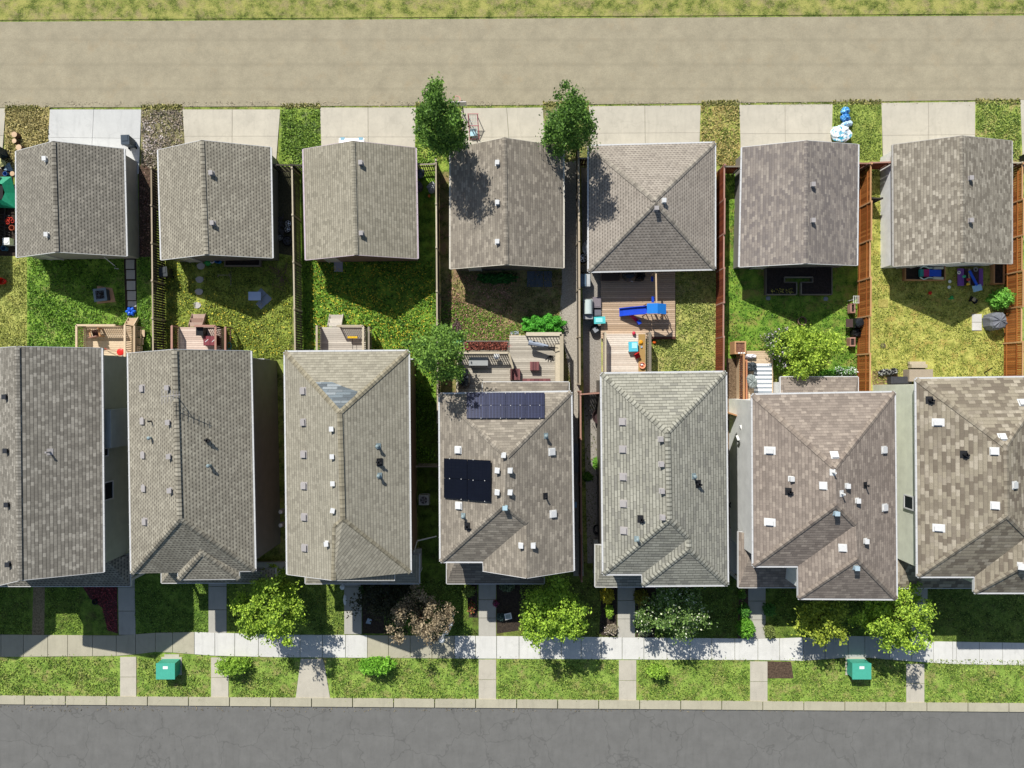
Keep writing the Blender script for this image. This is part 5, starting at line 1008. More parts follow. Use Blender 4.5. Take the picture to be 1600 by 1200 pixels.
t = item('downspout', 'white downspout elbow at the yard side of the leftmost garage', 'downspout', 170, 404, .2); mb = MB(); a = at(181, 417, .05) - at(170, 404, .2); mb.path([(0, 0, .6), (a.x * .5, a.y * .6, 0), (a.x, a.y, -.15)], .03); mb.build('pipe', WHT, t); mb = MB(); mb.path([(a.x - .1, a.y - .1, -.12), (a.x + .2, a.y - .15, -.12)], .03); mb.build('elbow', WHT, t)
t = item('tyre', 'small dark tyre ring lying on the first front lawn', 'tyre', 149, 940); MB().ring(0, 0, .08, .16, .07).build('rubber', RUB, t)
# yard 2
SN = ('nearest the second garage', 'second from the garage', 'third from the garage', 'in the sunlit dandelions')
for i, (x, y) in enumerate(((314, 416), (312, 437), (311, 456), (308, 477))):
    mb = MB(); mb.prism([(.3 * math.cos(a) * (1 + .1 * math.sin(3 * a)), .24 * math.sin(a)) for a in [k * .7 for k in range(9)]], 0, .05); one('stepping_stone', 'round pale stepping stone ' + SN[i], 'stepping stone', mb, concrete('b8b4ae'), x, y, group='stepping stones in the dandelion lawn')
mb = MB(); mb.lathe(0, 0, [(.28, 0), (.2, .12), (.06, .3), (0, .32)], 10, sx=1.1); one('green_toy', 'green toy mound at the corner of the second garage', 'toy', mb, GREENP, 325, 410)
t = item('white_ring_toy', 'white ring toy between the green toy and the blue barrel', 'toy', 332, 407); MB().ring(0, 0, .08, .18, .05).build('ring', WHT, t)
t = item('blue_barrel', 'blue tub beside the narrow raised planter', 'tub', 343, 408); MB().lathe(0, 0, [(.2, 0), (.23, .4), (.2, .4), (.18, .1), (0, .1)], 14).build('tub', plain('2c78c8', .4, .1), t)
def planter(label, x0, y0, x1, y1, h, fm, sm, group=None, name='raised_planter', th=.09, plants=None):
    a, b = at(x0, y0, h), at(x1, y1, h); cx, cy = (a.x + b.x) / 2, (a.y + b.y) / 2; sx, sy = b.x - a.x, a.y - b.y; t = thing(name, label, 'planter', (cx, cy, 0), 0, group)
    for dx, dy, lx, ly in ((0, sy / 2 - th / 2, sx, th), (0, -sy / 2 + th / 2, sx, th), (-sx / 2 + th / 2, 0, th, sy - 2 * th), (sx / 2 - th / 2, 0, th, sy - 2 * th)): mb = MB(); mb.box(dx, dy, 0, lx, ly, h); mb.build('side_board', fm, t)
    mb = MB(); mb.box(0, 0, 0, sx - 2 * th, sy - 2 * th, h - .07); mb.build('earth', sm, t)
    if plants:
        rng = np.random.default_rng(9); n = plants[2]; C = np.stack([rng.uniform(-sx / 2 + .1, sx / 2 - .1, n), rng.uniform(-sy / 2 + .1, sy / 2 - .1, n), h + .12 * rng.random(n) - .02], 1); quads_np('plants', leafquads(C, .8, .1, rng), leafmat(plants[0], plants[1]), rng.random(n), t)
    return t
SOILD = soil('241f1c', '3c342e')
planter('narrow grey raised planter behind the second garage', 350, 404, 407, 416, .35, W_GREY, SOILD)
planter('raised bed holding the blue toy slide behind the white walled garage', 1414, 414, 1478, 438, .35, W_CEDAR, SOILD)
planter('small brown planter at the fence in the top corner of the rightmost yard', 1553, 411, 1570, 444, .4, W_CEDAR, SOILD)
planter('cedar planter at the end of the striped rug deck', 1148, 533, 1166, 553, 1.1, W_CEDAR, soil('5c4034', '8c6450'), th=.1)
planter('long planter of reddish plants beside the furnished deck', 724, 532, 795, 549, .8, W_GREY, SOILD, plants=('5c2c24', 'a8604c', 700))
planter('upper of two little planters at the orange fence, above the barbecue', 1329, 474, 1337, 489, .5, W_PINK, SOILD, 'pair of little planters by the barbecue')
planter('lower of two little planters at the orange fence, below the barbecue', 1328, 527, 1337, 541, .5, W_PINK, SOILD, 'pair of little planters by the barbecue')
mb = MB(); mb.bar((0, .55, .04), (0, -.8, .04), .05, .04); one('wooden_stake', 'long thin stake lying on the grass below the narrow planter', 'stake', mb, W_GREY, 361, 430)
t = item('saw_horse', 'short H shaped wooden sawhorse lying in the shade of the second garage', 'sawhorse', 350, 430); mb = MB(); mb.bar((-.42, 0, .05), (.42, 0, .05), .05, .05); mb.build('beam', W_TAN, t)
for x in (-.42, .4): mb = MB(); mb.bar((x, -.14, .05), (x, .14, .05), .04, .04); mb.build('leg', W_TAN, t)
t = item('patio_tiles', 'three grey blue square tiles laid in a diagonal on the grass', 'tiles', 408, 466); TM = concrete('8c98a8')
for x, y in ((.0, .35), (.42, -.05), (.0, -.42)): mb = MB(); mb.box(x, y, 0, .55, .55, .04, .785); mb.build('tile', TM, t)
t = item('folding_table', 'small pale blue folding table on the diagonal tiles', 'table', 402, 464, .0); mb = MB(); mb.box(0, 0, .5, .9, .62, .04); mb.build('table_top', plain('a8bcd8', .35, .05), t)
for sx in (-1, 1):
    for sy in (-1, 1): mb = MB(); mb.tube((sx * .38, sy * .24, 0), (sx * .36, sy * .22, .5), .016, .016, 6); mb.build('leg', GREYP, t)
t = item('brush_pile', 'pile of dead twiggy branches at the grey fence of the second yard', 'branches', 441, 432); mb = MB(); rr = random.Random(8)
for k in range(46):
    a = rr.random() * 6.28; l = rr.uniform(.3, 1.0); x0, y0 = rr.gauss(0, .25), rr.gauss(0, .35); mb.tube((x0, y0, .05 + rr.random() * .2), (x0 + l * math.cos(a), y0 + l * math.sin(a), .1 + rr.random() * .35), .014, .006, 5)
mb.tube((-.9, .75, .1), (-.1, .3, .2), .03, .02, 6); mb.build('twigs', wood('8a7060', '6a5448'), t)
def wheel(label, px, py, r_=.3, tyre=True, rz=0, mrim=None, h=.0):
    t = item('car_wheel', label, 'wheel', px, py, h, rz, 'spare car wheels'); 
    if tyre: MB().ring(0, 0, .12, r_ * .82, r_ * .2, 22, 8).build('tyre', RUB, t)
    mb = MB(); rr_ = r_ * .68; mb.ring(0, 0, .16, rr_, .03, 20, 6); mb.lathe(0, 0, [(.09, .1), (.08, .17), (0, .18)], 10)
    for k in range(5): a = k * 1.257; mb.bar((.05 * math.cos(a), .05 * math.sin(a), .15), (rr_ * math.cos(a), rr_ * math.sin(a), .15), .075, .04)
    mb.build('rim', mrim or CHROME, t); return t
wheel('chrome car wheel nearest the lane in the gap right of the second garage', 451, 350); wheel('chrome car wheel touching the one above it right of the second garage', 450, 359, .3); wheel('partly hidden wheel rim at the garage side of the wheel pile', 438, 372, .28); wheel('dark tyre at the bottom of the wheel pile', 450, 377, .38, mrim=DGREY)
wheel('silver five spoke wheel left of the pyramid roof garage', 911, 404, .38)
mb = MB(); rr = random.Random(2)
for k in range(12): mb.bar((-.3, rr.uniform(-.9, .8), .1), (.3, rr.uniform(-.9, .8), .16), .08, .06)
mb.bar((-.3, -1, .12), (.3, 1, .14), .06, .05)
one('scrap_heap', 'heap of grey scrap beside the chrome wheels', 'scrap', mb, plain('4c4a48', .7, .4), 438, 356)
t = item('storage_bench', 'dark red two door storage box on the pinkish deck', 'storage box', 333, 533, .9); mb = MB(); mb.box(0, 0, 0, .95, .68, .5); mb.build('box', plain('5a2028', .5, .1), t)
for sx in (-1, 1): mb = MB(); mb.box(sx * .24, 0, .5, .45, .66, .03); mb.build('lid', plain('7c3a40', .5, .12), t); mb = MB(); mb.bar((sx * .24 - .1, -.1, .54), (sx * .24 + .12, .1, .54), .03, .015); mb.build('handle', WHT, t)
one('patio_grill', 'black grill grate at the top of the pinkish deck', 'grill', MB().box(0, 0, 0, .45, .55, .7).box(0, 0, .7, .5, .6, .05), BLACK, 319, 519, .9)
t = item('garden_hose', 'coiled green garden hose hung beside the pinkish deck', 'hose', 358, 541, .9); mb = MB(); mb.ring(0, 0, 0, .16, .035, 20, 6, sy=1.5); mb.ring(.02, .02, .05, .14, .03, 20, 6, sy=1.5); mb.build('coil', plain('2c6c5c', .5, .1), t)
# yard 3
t = item('push_broom', 'yellow bristled push broom standing on the weathered grey deck', 'broom', 551, 527, 1.3); mb = MB(); 
for k in range(7): mb.box(-.3 + k * .1, .0, -.08, .085, .14, .16, r=.2)
mb.build('bristles', YEL, t); a = at(553, 546, .9) - at(551, 527, 1.3); mb = MB(); mb.tube((0, 0, 0), (a.x, a.y, 0), .018, .018, 6); mb.build('handle', BLACK, t)
one('door_mat', 'pale grey concrete pad at the yard door of the olive beige garage', 'pad', MB().box(0, 0, 0, .62, .8, .1), concrete('9c9ca4'), 529, 416)
one('kettle_grill', 'dark domed grill in the gap right of the third garage', 'grill', MB().lathe(0, 0, [(.1, 0), (.1, .5), (.34, .6), (.36, .8), (.2, .98), (0, 1.02)], 16), plain('5c6470', .3, .2, .4), 658, 276)
one('barrel', 'grey barrel below the domed grill at the third garage', 'barrel', MB().lathe(0, 0, [(.3, 0), (.33, .4), (.3, .8), (0, .82)], 16), plain('5a565c', .5, .2), 655, 294)
one('crumpled_tarp', 'crumpled pale tarp against the dark fence by the third garage', 'tarp', MB().blob(0, 0, .2, .34, .38, .22, 12, .25, seed=4), plain('a8acac', .6, .3), 675, 294)
one('plant_pot', 'tiny orange pot in the shade below the crumpled tarp', 'pot', MB().lathe(0, 0, [(.07, 0), (.1, .2), (0, .18)], 10), ORA, 671, 307)
t = item('air_conditioner', 'pale grey air conditioner with round fan beside the olive beige house', 'air conditioner', 664, 779); mb = MB(); mb.box(0, 0, 0, .74, .74, .7, taper=.97); mb.build('housing', plain('a8aca8', .4, .06), t); mb = MB(); mb.lathe(0, 0, [(.26, .701), (.26, .72), (0, .72)], 18); mb.build('fan_well', DGREY, t); mb = MB()
for k in range(5): a = k * 1.257; mb.bar((0, 0, .73), (.24 * math.cos(a), .24 * math.sin(a), .73), .09, .01)
mb.build('fan', GREYP, t)
t = item('downspout', 'long white downspout leg crossing the gap right of the olive beige house', 'downspout', 652, 845, .6); a = at(682, 838, .1) - at(652, 845, .6); b_ = at(647, 862, 2.6) - at(652, 845, .6); mb = MB(); mb.tube(b_, (0, 0, 0), .045, .045, 8); mb.build('drop', WHT, t); mb = MB(); mb.tube((0, 0, 0), a, .045, .045, 8); mb.build('leg', WHT, t)
for x, y, lb in ((438, 800, 'upper white wall lamp in the dark gap left of the olive beige house'), (438, 821, 'lower white wall lamp in the dark gap left of the olive beige house')):
    t = item('meter_box', lb, 'meter', x, y, 1.4); mb = MB(); mb.lathe(0, 0, [(.12, -.1), (.14, .02), (.08, .08), (0, .09)], 12); mb.build('dome', WHT, t); mb = MB(); mb.box(.0, 0, -.6, .2, .3, .5); mb.build('box', GREYP, t)
# yard 4
for i, (x, lb) in enumerate(((830, 'left one of three dark patio slabs below the brown garage'), (842, 'middle one of three dark patio slabs below the brown garage'), (856, 'right one of three dark patio slabs below the brown garage'))):
    one('patio_slab', lb, 'slab', MB().box(0, 0, 0, .6, 1.15, .05), concrete('5c646c'), x, 436, group='dark patio slabs')
t = item('deck_storage_box', 'grey storage box on the left of the furnished deck', 'storage box', 748, 565, .85); mb = MB(); mb.box(0, 0, 0, 1.3, .55, .5); mb.build('box', plain('8c8e8c', .5, .08), t); mb = MB(); mb.box(0, 0, .5, 1.36, .6, .05); mb.build('lid', plain('a0a2a0', .5, .08), t)
def cover(label, px, py, rx, ry, h, m, z=0, rot=0, seed=1, name='covered_grill', cat='grill', rib=0):
    t = item(name, label, cat, px, py, z, rot); vs = []; n = 28; rr = random.Random(seed); mb = MB()
    ks = ((1.0, 0), (1.0, h * .5), (.97, h * .8), (.8, h * .96), (.35, h * 1.02), (0, h * 1.03)); rows = []
    for kk, zz in ks:
        for i in range(n):
            a = 2 * math.pi * i / n; q = kk * (1 + .05 * math.sin(i * 2.3 + seed) + .04 * (rr.random() - .5) * (1 if kk else 0)); e = abs(math.cos(a)) ** .7 * math.copysign(1, math.cos(a)); f = abs(math.sin(a)) ** .7 * math.copysign(1, math.sin(a)); vs.append((rx * q * e, ry * q * f, zz + (.05 * math.sin(i * 1.9 + seed * 3) if 0 < kk < .99 else 0)))
    fs = [(k * n + i, k * n + (i + 1) % n, (k + 1) * n + (i + 1) % n, (k + 1) * n + i) for k in range(len(ks) - 1) for i in range(n)]; mb._add(vs, fs, .3); mb.build('fabric_cover', m, t); mb = MB(); mb.ring(0, 0, .04, min(rx, ry) * .9, .03); mb.build('hem', m, t); return t
cover('barbecue under a shiny black cover on the furnished deck', 727, 591, .36, .72, 1.0, plain('1c2024', .3, .3, 0, .6), .85, .05, 3)
cover('grey fabric covered fire pit in the right of the yellow green yard', 1548, 503, .62, .62, 1.0, plain('6c6e74', .7, .12), 0, .2, 5, rib=1)
for x, y, lb in ((1524, 497, 'upper pale paver left of the covered grey thing'), (1524, 510, 'lower pale paver left of the covered grey thing')): one('paver', lb, 'paver', MB().box(0, 0, 0, .7, .58, .05), concrete('c8c4bc'), x + 2, y, group='pale pavers by the grey cover')
t = item('round_side_table', 'small round white side table behind the deck railing', 'table', 776, 557, .85); mb = MB(); mb.lathe(0, 0, [(.22, .5), (.22, .53), (0, .53)], 18); mb.build('table_top', WHT, t)
for k in range(3): a = k * 2.1; mb = MB(); mb.tube((.17 * math.cos(a), .17 * math.sin(a), 0), (.1 * math.cos(a), .1 * math.sin(a), .5), .015, .015, 6); mb.build('leg', WHT, t)
def wickerbox(name, label, cat, px, py, z, sx, sy, h, back=None, rz=0, group=None):
    t = item(name, label, cat, px, py, z, rz, group); mb = MB(); n = 7
    for k in range(n): mb.box(-sx / 2 + sx / n * (k + .5), 0, h - .04, sx / n - .012, sy, .04)
    mb.build('table_top' if cat == 'table' else 'seat', wood('8a5a58', '5a3a3c'), t); mb = MB(); mb.box(0, 0, 0, sx - .04, sy - .04, h - .05); mb.build('base', WICK, t)
    if back: m2 = MB(); m2.box(*back); m2.build('backrest', WICK, t)
    return t
wickerbox('coffee_table', 'square dark wicker coffee table in the middle of the furnished deck', 'table', 835, 572, .85, .66, .62, .42)
wickerbox('wicker_armchair', 'dark red brown wicker armchair on the furnished deck', 'armchair', 806, 585, .85, .6, .8, .42, (-.34, 0, 0, .12, .8, .75))
wickerbox('wicker_sofa', 'long wicker sofa back peeking out above the brown house roof', 'sofa', 838, 598, .85, 2.0, .6, .4, (0, -.3, 0, 2.0, .12, .72))
t = item('patio_umbrella', 'folded grey cantilever umbrella lying along the deck rail', 'umbrella', 862, 548, .85); A = at(826, 535, 1.6) - at(862, 548, .85); B = at(874, 552, 1.1) - at(862, 548, .85); m2 = at(850, 541, 1.9) - at(862, 548, .85); mb = MB(); n = 8; mb.tube(A, m2 + Vector((.3, 0, -.2)), .2, .1, 8); mb.build('folded_canopy', plain('8c94a0', .6, .15), t); mb = MB(); mb.tube(A + Vector((.3, .1, .2)), B, .03, .03, 6); mb.build('arm', BLACK, t); mb = MB(); mb.tube(m2, B + Vector((-.1, .35, .4)), .03, .03, 6); mb.build('pole', BLACK, t)
mb = MB(); q = at(860, 555, .88) - at(862, 548, .85)
for k in range(5): a = -2.4 + k * .45; mb.tube((q.x, q.y, .05), (q.x + .5 * math.cos(a), q.y + .5 * math.sin(a), .03), .02, .02, 5)
mb.build('base_foot', BLACK, t)
one('plant_pot', 'small round pot with red flowers at the right end of the long planter', 'pot', MB().lathe(0, 0, [(.15, 0), (.2, .3), (0, .26)], 12), BLACK, 799, 546, .0)
bush('flower_clump', 'red potted flowers between long planter and deck steps', 798, 541, 5, 4, .9, '5c2c2c', '8c4440', 200, .08, 60, blossom=('c0283c', .5, 'd84c54'), cat='flowers')
one('paving_step', 'grey slab before the steps of the furnished deck', 'slab', MB().box(0, 0, 0, .6, .25, .06), concrete('8c949c'), 804, 520)
# yard 5 gap things
def crate(name, label, cat, px, py, sx, sy, h, m, z=0, rz=0, lid=None, group=None):
    t = item(name, label, cat, px, py, z + h * .5, rz, group, z=z); mb = MB(); mb.box(0, 0, 0, sx, sy, h * .92, taper=1.02); mb.build('body', m, t); mb = MB(); mb.box(0, 0, h * .92, sx * 1.04, sy * 1.04, h * .08); mb.box(0, 0, h, sx * .8, sy * .8, .015); mb.build('lid', lid or m, t); return t
crate('cabinet', 'dark box under the silver wheel left of the pyramid roof garage', 'box', 913, 420, .5, .5, .5, plain('5c5850', .6, .2))
crate('storage_cabinet', 'steel blue and grey cabinet against the fence left of the play deck', 'cabinet', 910, 439, .45, .85, .9, plain('5c7080', .4, .1))
crate('storage_cabinet', 'pale grey box right of the steel blue cabinet', 'cabinet', 917, 439, .38, .85, .8, plain('b8bcbc', .4, .08))
t = item('barbecue', 'white domed barbecue left of the play deck', 'grill', 917, 483); mb = MB(); mb.box(0, 0, 0, .7, 1.3, .8); mb.build('cabinet', plain('8c908e', .4, .1), t); mb = MB(); mb.tube((0, -.45, .85), (0, .55, .85), .3, .28, 14); mb.build('hood', plain('c0ccc8', .3, .06), t); mb = MB(); mb.box(0, -.68, .8, .68, .26, .04); mb.build('side_shelf', plain('9c9c9c', .4, .1), t)
crate('pallet_box', 'mauve grey square box right of the domed barbecue', 'box', 932, 473, .58, .75, .5, plain('7c7478', .6, .1))
crate('pallet_box', 'smaller grey bin below the mauve grey box', 'box', 933, 489, .5, .42, .45, plain('6c6c74', .6, .1))
t = item('water_table', 'turquoise plastic sand table at the left edge of the play deck', 'play table', 936, 501, .3); mb = MB(); mb.box(0, 0, .3, .82, .5, .12, .05); mb.build('tray', TEAL, t); mb = MB(); mb.box(-.05, 0, .43, .5, .3, .015, .05); mb.build('basin', plain('9ce0dc', .3, .05), t)
for sx in (-1, 1): mb = MB(); mb.box(sx * .3, 0, 0, .08, .4, .3); mb.build('leg', TEAL, t)
t = item('tub_chair', 'black tub chair below the turquoise table', 'chair', 928, 515, 0, .6); mb = MB(); mb.lathe(0, 0, [(.32, 0), (.36, .45), (.33, .45), (.3, .3), (0, .3)], 14); mb.build('shell', BLACK, t); mb = MB(); mb.box(.05, -.08, .31, .34, .34, .05); mb.build('cushion', plain('8c9094', .6, .1), t)
one('white_sack', 'pale crumpled sacks between the wheel and the pyramid roof garage', 'sack', MB().blob(0, 0, .25, .3, .6, .25, 12, .2, seed=9), plain('c8ccd0', .6, .1), 916, 388)
# play set
t = item('play_set', 'blue plastic climber with long blue slide on the play deck', 'slide', 1023, 495, .25); z0 = .25
def rel(px, py, h): return at(px, py, h) - Vector(t.location)
BS = plain('2048c0', .35, .08); BR = plain('2074c4', .4, .06)
a, b, c_, d = rel(1011, 474, 2.1), rel(1041, 475, 2.1), rel(1041, 491, 2.1), rel(1011, 490, 2.1); mid1, mid2 = (a + b) / 2 + Vector((.0, 0, .35)), (c_ + d) / 2 + Vector((0, 0, .35)); mb = MB(); mb._add([a, mid1, mid2, d, b, c_], [(0, 3, 2, 1), (1, 2, 5, 4)]); mb._add([x - Vector((0, 0, .03)) for x in (a, mid1, mid2, d, b, c_)], [(0, 1, 2, 3), (1, 4, 5, 2)]); mb.build('canopy', BR, t)
for q in (a, b, c_, d): mb = MB(); mb.tube((q.x * .97, q.y, 0), q, .04, .04, 8); mb.build('post', W_CEDAR, t)
p0, p1 = rel(1012, 484, 1.25), rel(968, 488, .35); mb = MB(); dv = (p1 - p0); pts = [p0 + dv * k / 8 + Vector((0, 0, .10 * math.sin(k / 8 * math.pi))) for k in range(9)]
for u, v in zip(pts[:-1], pts[1:]): mb.bar(u, v, .5, .04)
for s_ in (-1, 1):
    for u, v in zip(pts[:-1], pts[1:]): mb.bar(u + Vector((0, s_ * .27, .08)), v + Vector((0, s_ * .27, .08)), .06, .2)
mb.build('slide', BS, t)
mb = MB(); q = rel(1026, 483, 1.25); mb.box(q.x, q.y, 1.0, 1.2, .7, .05); mb.build('platform', W_CEDAR, t)
mb = MB(); 
for k in range(4): q = rel(1017 + 8 * k, 490 , .3 + .1); mb.bar((q.x, q.y + .05, .1), (q.x - .1, q.y + .1, 1.0), .05, .05)
mb.bar((rel(1012, 0, .5).x, q.y, .7), (rel(1042, 0, .5).x, q.y, .7), .05, .05); mb.build('ladder', W_CEDAR, t)
t2 = item('toy_slide', 'small pink and blue toy slide beside the big blue slide', 'slide', 992, 497, .25); mb = MB(); mb.bar((-.45, .25, .5), (.2, -.25, .1), .26, .04); mb.build('chute', plain('c0285c', .4, .1), t2); mb = MB(); mb.box(.25, -.32, .0, .26, .3, .42, .5); mb.build('steps', BS, t2)
t = item('swing_beam', 'pale wooden beam post crossing the play deck to the garage', 'swing beam', 1025, 450, 1.9, z=.25); A = at(1025, 424, 2.0) - at(1025, 450, 1.9); B = at(1026, 476, 2.0) - at(1025, 450, 1.9); mb = MB(); mb.bar((A.x, A.y, 1.7), (B.x, B.y, 1.7), .1, .12); mb.build('beam', W_NEW, t)
for q in (A, B): mb = MB(); mb.tube((q.x, q.y, 0), (q.x, q.y, 1.66), .05, .05, 8); mb.build('post', W_NEW, t)
for x, y, lb, s in ((1020, 468, 'blue swing seat hanging nearer the slide', .36), (1019, 436, 'dark blue swing seat nearer the garage', .3)):
    t = item('swing_seat', lb, 'swing', x, y, .7, group='blue swings on the play deck'); mb = MB(); mb.box(0, 0, 0, s * .5, s * 1.2, .05); mb.build('seat', BS, t)
    for sy in (-1, 1): mb = MB(); mb.tube((0, sy * s * .5, .05), (.1, sy * s * .4, 1.2), .01, .01, 4); mb.build('rope', BLACK, t)
t = item('kettle_barbecue', 'round black covered barbecue in the shade at the garage end of the play deck', 'grill', 981, 432, .25); mb = MB(); mb.lathe(0, 0, [(.3, 0), (.42, .3), (.46, .8), (.3, .98), (0, 1.02)], 18, sx=1.15); mb.build('lid', plain('16181c', .35, .3, 0, .6), t); mb = MB(); mb.tube((-.2, -.35, .8), (.25, -.5, .75), .02, .02, 6); mb.build('handle', WHT, t)
cover('black covered seat right of the round black barbecue', 998, 431, .4, .42, .6, BLACK, .25, 0, 8, 'covered_stool', 'stool')
one('bench_box', 'brown wooden bench box at the garage end of the play deck', 'box', MB().box(0, 0, 0, 1.25, .55, .42).box(0, 0, .42, 1.3, .6, .03), wood('5c5048', '463c36'), 953, 433, .25)
# toys on the upper deck
t = item('water_table', 'pale blue square water table with white rim on the upper deck', 'play table', 988, 542, .75); mb = MB(); mb.box(0, 0, .3, .66, .7, .1, .03); mb.build('tray', plain('58c0d4', .3, .06), t); mb = MB(); mb.box(.08, .08, .4, .36, .4, .02); mb.build('basin', plain('a8e8f0', .2, .04), t)
for x, y in ((-.28, -.3), (.28, -.3), (-.28, .3), (.28, .3)): mb = MB(); mb.box(x, y, 0, .07, .07, .3); mb.build('leg', WHT, t)
t = item('toy_chair', 'red plastic toy chair beside the pale blue water table', 'chair', 995, 556, .75, .5); mb = MB(); mb.box(0, 0, .22, .36, .34, .05); mb.build('seat', RED, t); mb = MB(); mb.box(0, .18, .22, .38, .06, .36); mb.build('backrest', RED, t)
for x, y in ((-.14, -.14), (.14, -.14), (-.14, .14), (.14, .14)): mb = MB(); mb.box(x, y, 0, .06, .06, .22); mb.build('leg', RED, t)
one('play_tub', 'round orange tub of white toys on the upper deck', 'tub', MB().lathe(0, 0, [(.18, 0), (.24, .2), (.2, .2), (.17, .06), (0, .06)], 16), plain('e09a78', .5, .1), 1003, 571, .75)
one('toy_duck', 'small white toy lying in the orange tub', 'toy', MB().blob(0, 0, .06, .1, .07, .06, 8, .1), WHT, 1003, 570, .85)
one('toy_ball', 'pink red toy kettle near the top of the upper deck', 'toy', MB().blob(0, 0, .13, .13, .15, .13, 10, .05).lathe(.0, 0, [(.04, .24), (.05, .3), (0, .31)], 8), plain('c8304c', .4, .1), 990, 521, .75)
one('toy_pumpkin', 'yellow orange toy beside the water table', 'toy', MB().lathe(0, 0, [(.14, 0), (.16, .1), (.08, .16), (0, .16)], 10), plain('d89820', .5, .1), 1001, 535, .75)
one('toy_cup', 'little blue grey cup below the yellow orange toy', 'toy', MB().lathe(0, 0, [(.05, 0), (.07, .12), (0, .1)], 8), plain('9cb4cc', .5, .1), 1002, 542, .75)
one('orange_ball', 'orange ball on the grass beside the upper deck', 'ball', MB().blob(0, 0, .13, .13, .13, .13, 12, .0), plain('d8601c', .5, .1), 1022, 535)
# yard 6
t = item('raised_garden_bed', 'black earth U shaped raised bed with a T shaped gap behind the mauve brown garage', 'raised bed', 1248, 438, .3, z=0)
o_ = at(1248, 438, .3); q_ = lambda x, y: (at(x, y, .35).x - o_.x, at(x, y, .35).y - o_.y)
op = [q_(*p) for p in ((1197, 414), (1300, 414), (1300, 460), (1252, 460), (1252, 441), (1270, 441), (1270, 433), (1226, 433), (1226, 441), (1245, 441), (1245, 460), (1197, 460))]
mb = MB(); mb.prism(op, 0, .3); mb.build('earth', soil('2a2422', '463d38'), t)
for i in range(len(op)): p, q = op[i], op[(i + 1) % len(op)]; mb = MB(); mb.bar((p[0], p[1], .19), (q[0], q[1], .19), .07, .38); mb.build('side_board', W_GREY, t)
rng = np.random.default_rng(5); n = 60; C = np.stack([rng.uniform(q_(1205, 0)[0], q_(1240, 0)[0], n), rng.uniform(q_(0, 458)[1], q_(0, 451)[1], n), .32 + .08 * rng.random(n)], 1); quads_np('seedlings', leafquads(C, 1, .09, rng), leafmat('b0a83c', 'd8d060'), rng.random(n), t)
for x, y, lb in ((1200, 466, 'pale garden stone left below the black raised bed'), (1290, 467, 'pale garden stone right below the black raised bed')): one('garden_stone', lb, 'stone', MB().blob(0, 0, .04, .18, .16, .05, 10, .1), concrete('8c949c'), x, y)
one('fire_ring', 'small round wire fire ring on the grass above the yellow green tree', 'fire ring', MB().ring(0, 0, .2, .3, .035, 20, 6).ring(0, 0, .05, .28, .03, 20, 6).ring(0, 0, .12, .29, .03, 20, 6), plain('7c6458', .6, .2), 1252, 502)
t = item('barbecue', 'black barbecue with open shelves against the orange brown fence', 'grill', 1334, 506); mb = MB(); mb.box(0, 0, 0, .6, .7, .75); mb.build('cabinet', BLACK, t); mb = MB(); mb.lathe(0, 0, [(.3, .75), (.32, .95), (.2, 1.08), (0, 1.1)], 14, sx=1.0, sy=1.1); mb.build('lid', plain('34383c', .25, .2, .5), t); mb = MB(); mb.box(-.62, 0, .6, .5, .6, .04); mb.build('side_shelf', plain('4c3c38', .5, .1), t); mb = MB(); mb.tube((.1, -.3, .98), (.1, .3, .98), .02, .02, 6); mb.build('handle', CHROME, t)
cover('small black covered heap below the barbecue at the orange fence', 1335, 521, .36, .3, .6, BLACK, 0, 0, 11, 'covered_heap', 'cover')
t = item('wire_shelf', 'white wire shelf above the barbecue at the orange fence', 'shelf', 1338, 468, .9); mb = MB()
for k in range(4): mb.tube((-.2 + .13 * k, -.25, 0), (-.2 + .13 * k, .25, 0), .015, .015, 5)
mb.tube((-.22, .25, 0), (.22, .25, 0), .015, .015, 5); mb.tube((-.22, -.25, 0), (.22, -.25, 0), .015, .015, 5); mb.build('grid', WHT, t)
mb = MB(); mb.box(-.18, 0, -.9, .03, .03, .9); mb.build('leg', WHT, t)
t = item('striped_rug', 'white and grey striped outdoor rug on the small cedar deck', 'rug', 1190, 591, .76); a, b = at(1178, 568, .76), at(1206, 614, .76); sy = (a.y - b.y); n = 14; o_ = at(1190, 591, .76)
mats = [plain('f0f0ee', .8, .04), plain('8c949c', .8, .08)]; mb = MB()
for k in range(n): mb.cm = k % 2; mb.box((a.x + b.x) / 2 - o_.x, a.y - o_.y - sy * (k + .5) / n, 0, b.x - a.x, sy / n, .012)
mb.build('weave', mats, t)
cover('grey crumpled patio chair cover on the striped rug', 1171, 596, .34, .5, .7, plain('8c9490', .7, .2), .76, .3, 13, 'covered_chair', 'chair')
cover('dark grey cushion heap at the top of the striped rug', 1172, 573, .36, .32, .5, plain('3c4448', .7, .2), .76, .1, 14, 'cushion_heap', 'cushions')
one('white_cloth', 'white crumpled cloth above the dark cushion heap', 'cloth', MB().blob(0, 0, .15, .42, .16, .15, 12, .3, seed=6), plain('e0dce0', .7, .1), 1171, 557, .76)
for i, x in enumerate((1154, 1158, 1162)): one('garden_lantern', ('left', 'middle', 'right')[i] + ' small white lantern on the edge of the cedar planter', 'lantern', MB().lathe(0, 0, [(.06, 0), (.07, .15), (.03, .2), (0, .21)], 8), WHT, x, 552, 1.1, group='three white lanterns')
for x, y, lb in ((1158, 668, 'upper white security lamp at the grey side wall'), (1152, 684, 'lower white security lamp at the grey side wall')):
    t = item('wall_lamp', lb, 'lamp', x, y, 2.6, .4); mb = MB(); mb.box(0, 0, 0, .16, .34, .14); mb.build('housing', WHT, t); mb = MB(); mb.box(-.02, -.25, -.12, .12, .12, .2); mb.build('sensor', BLACK, t)
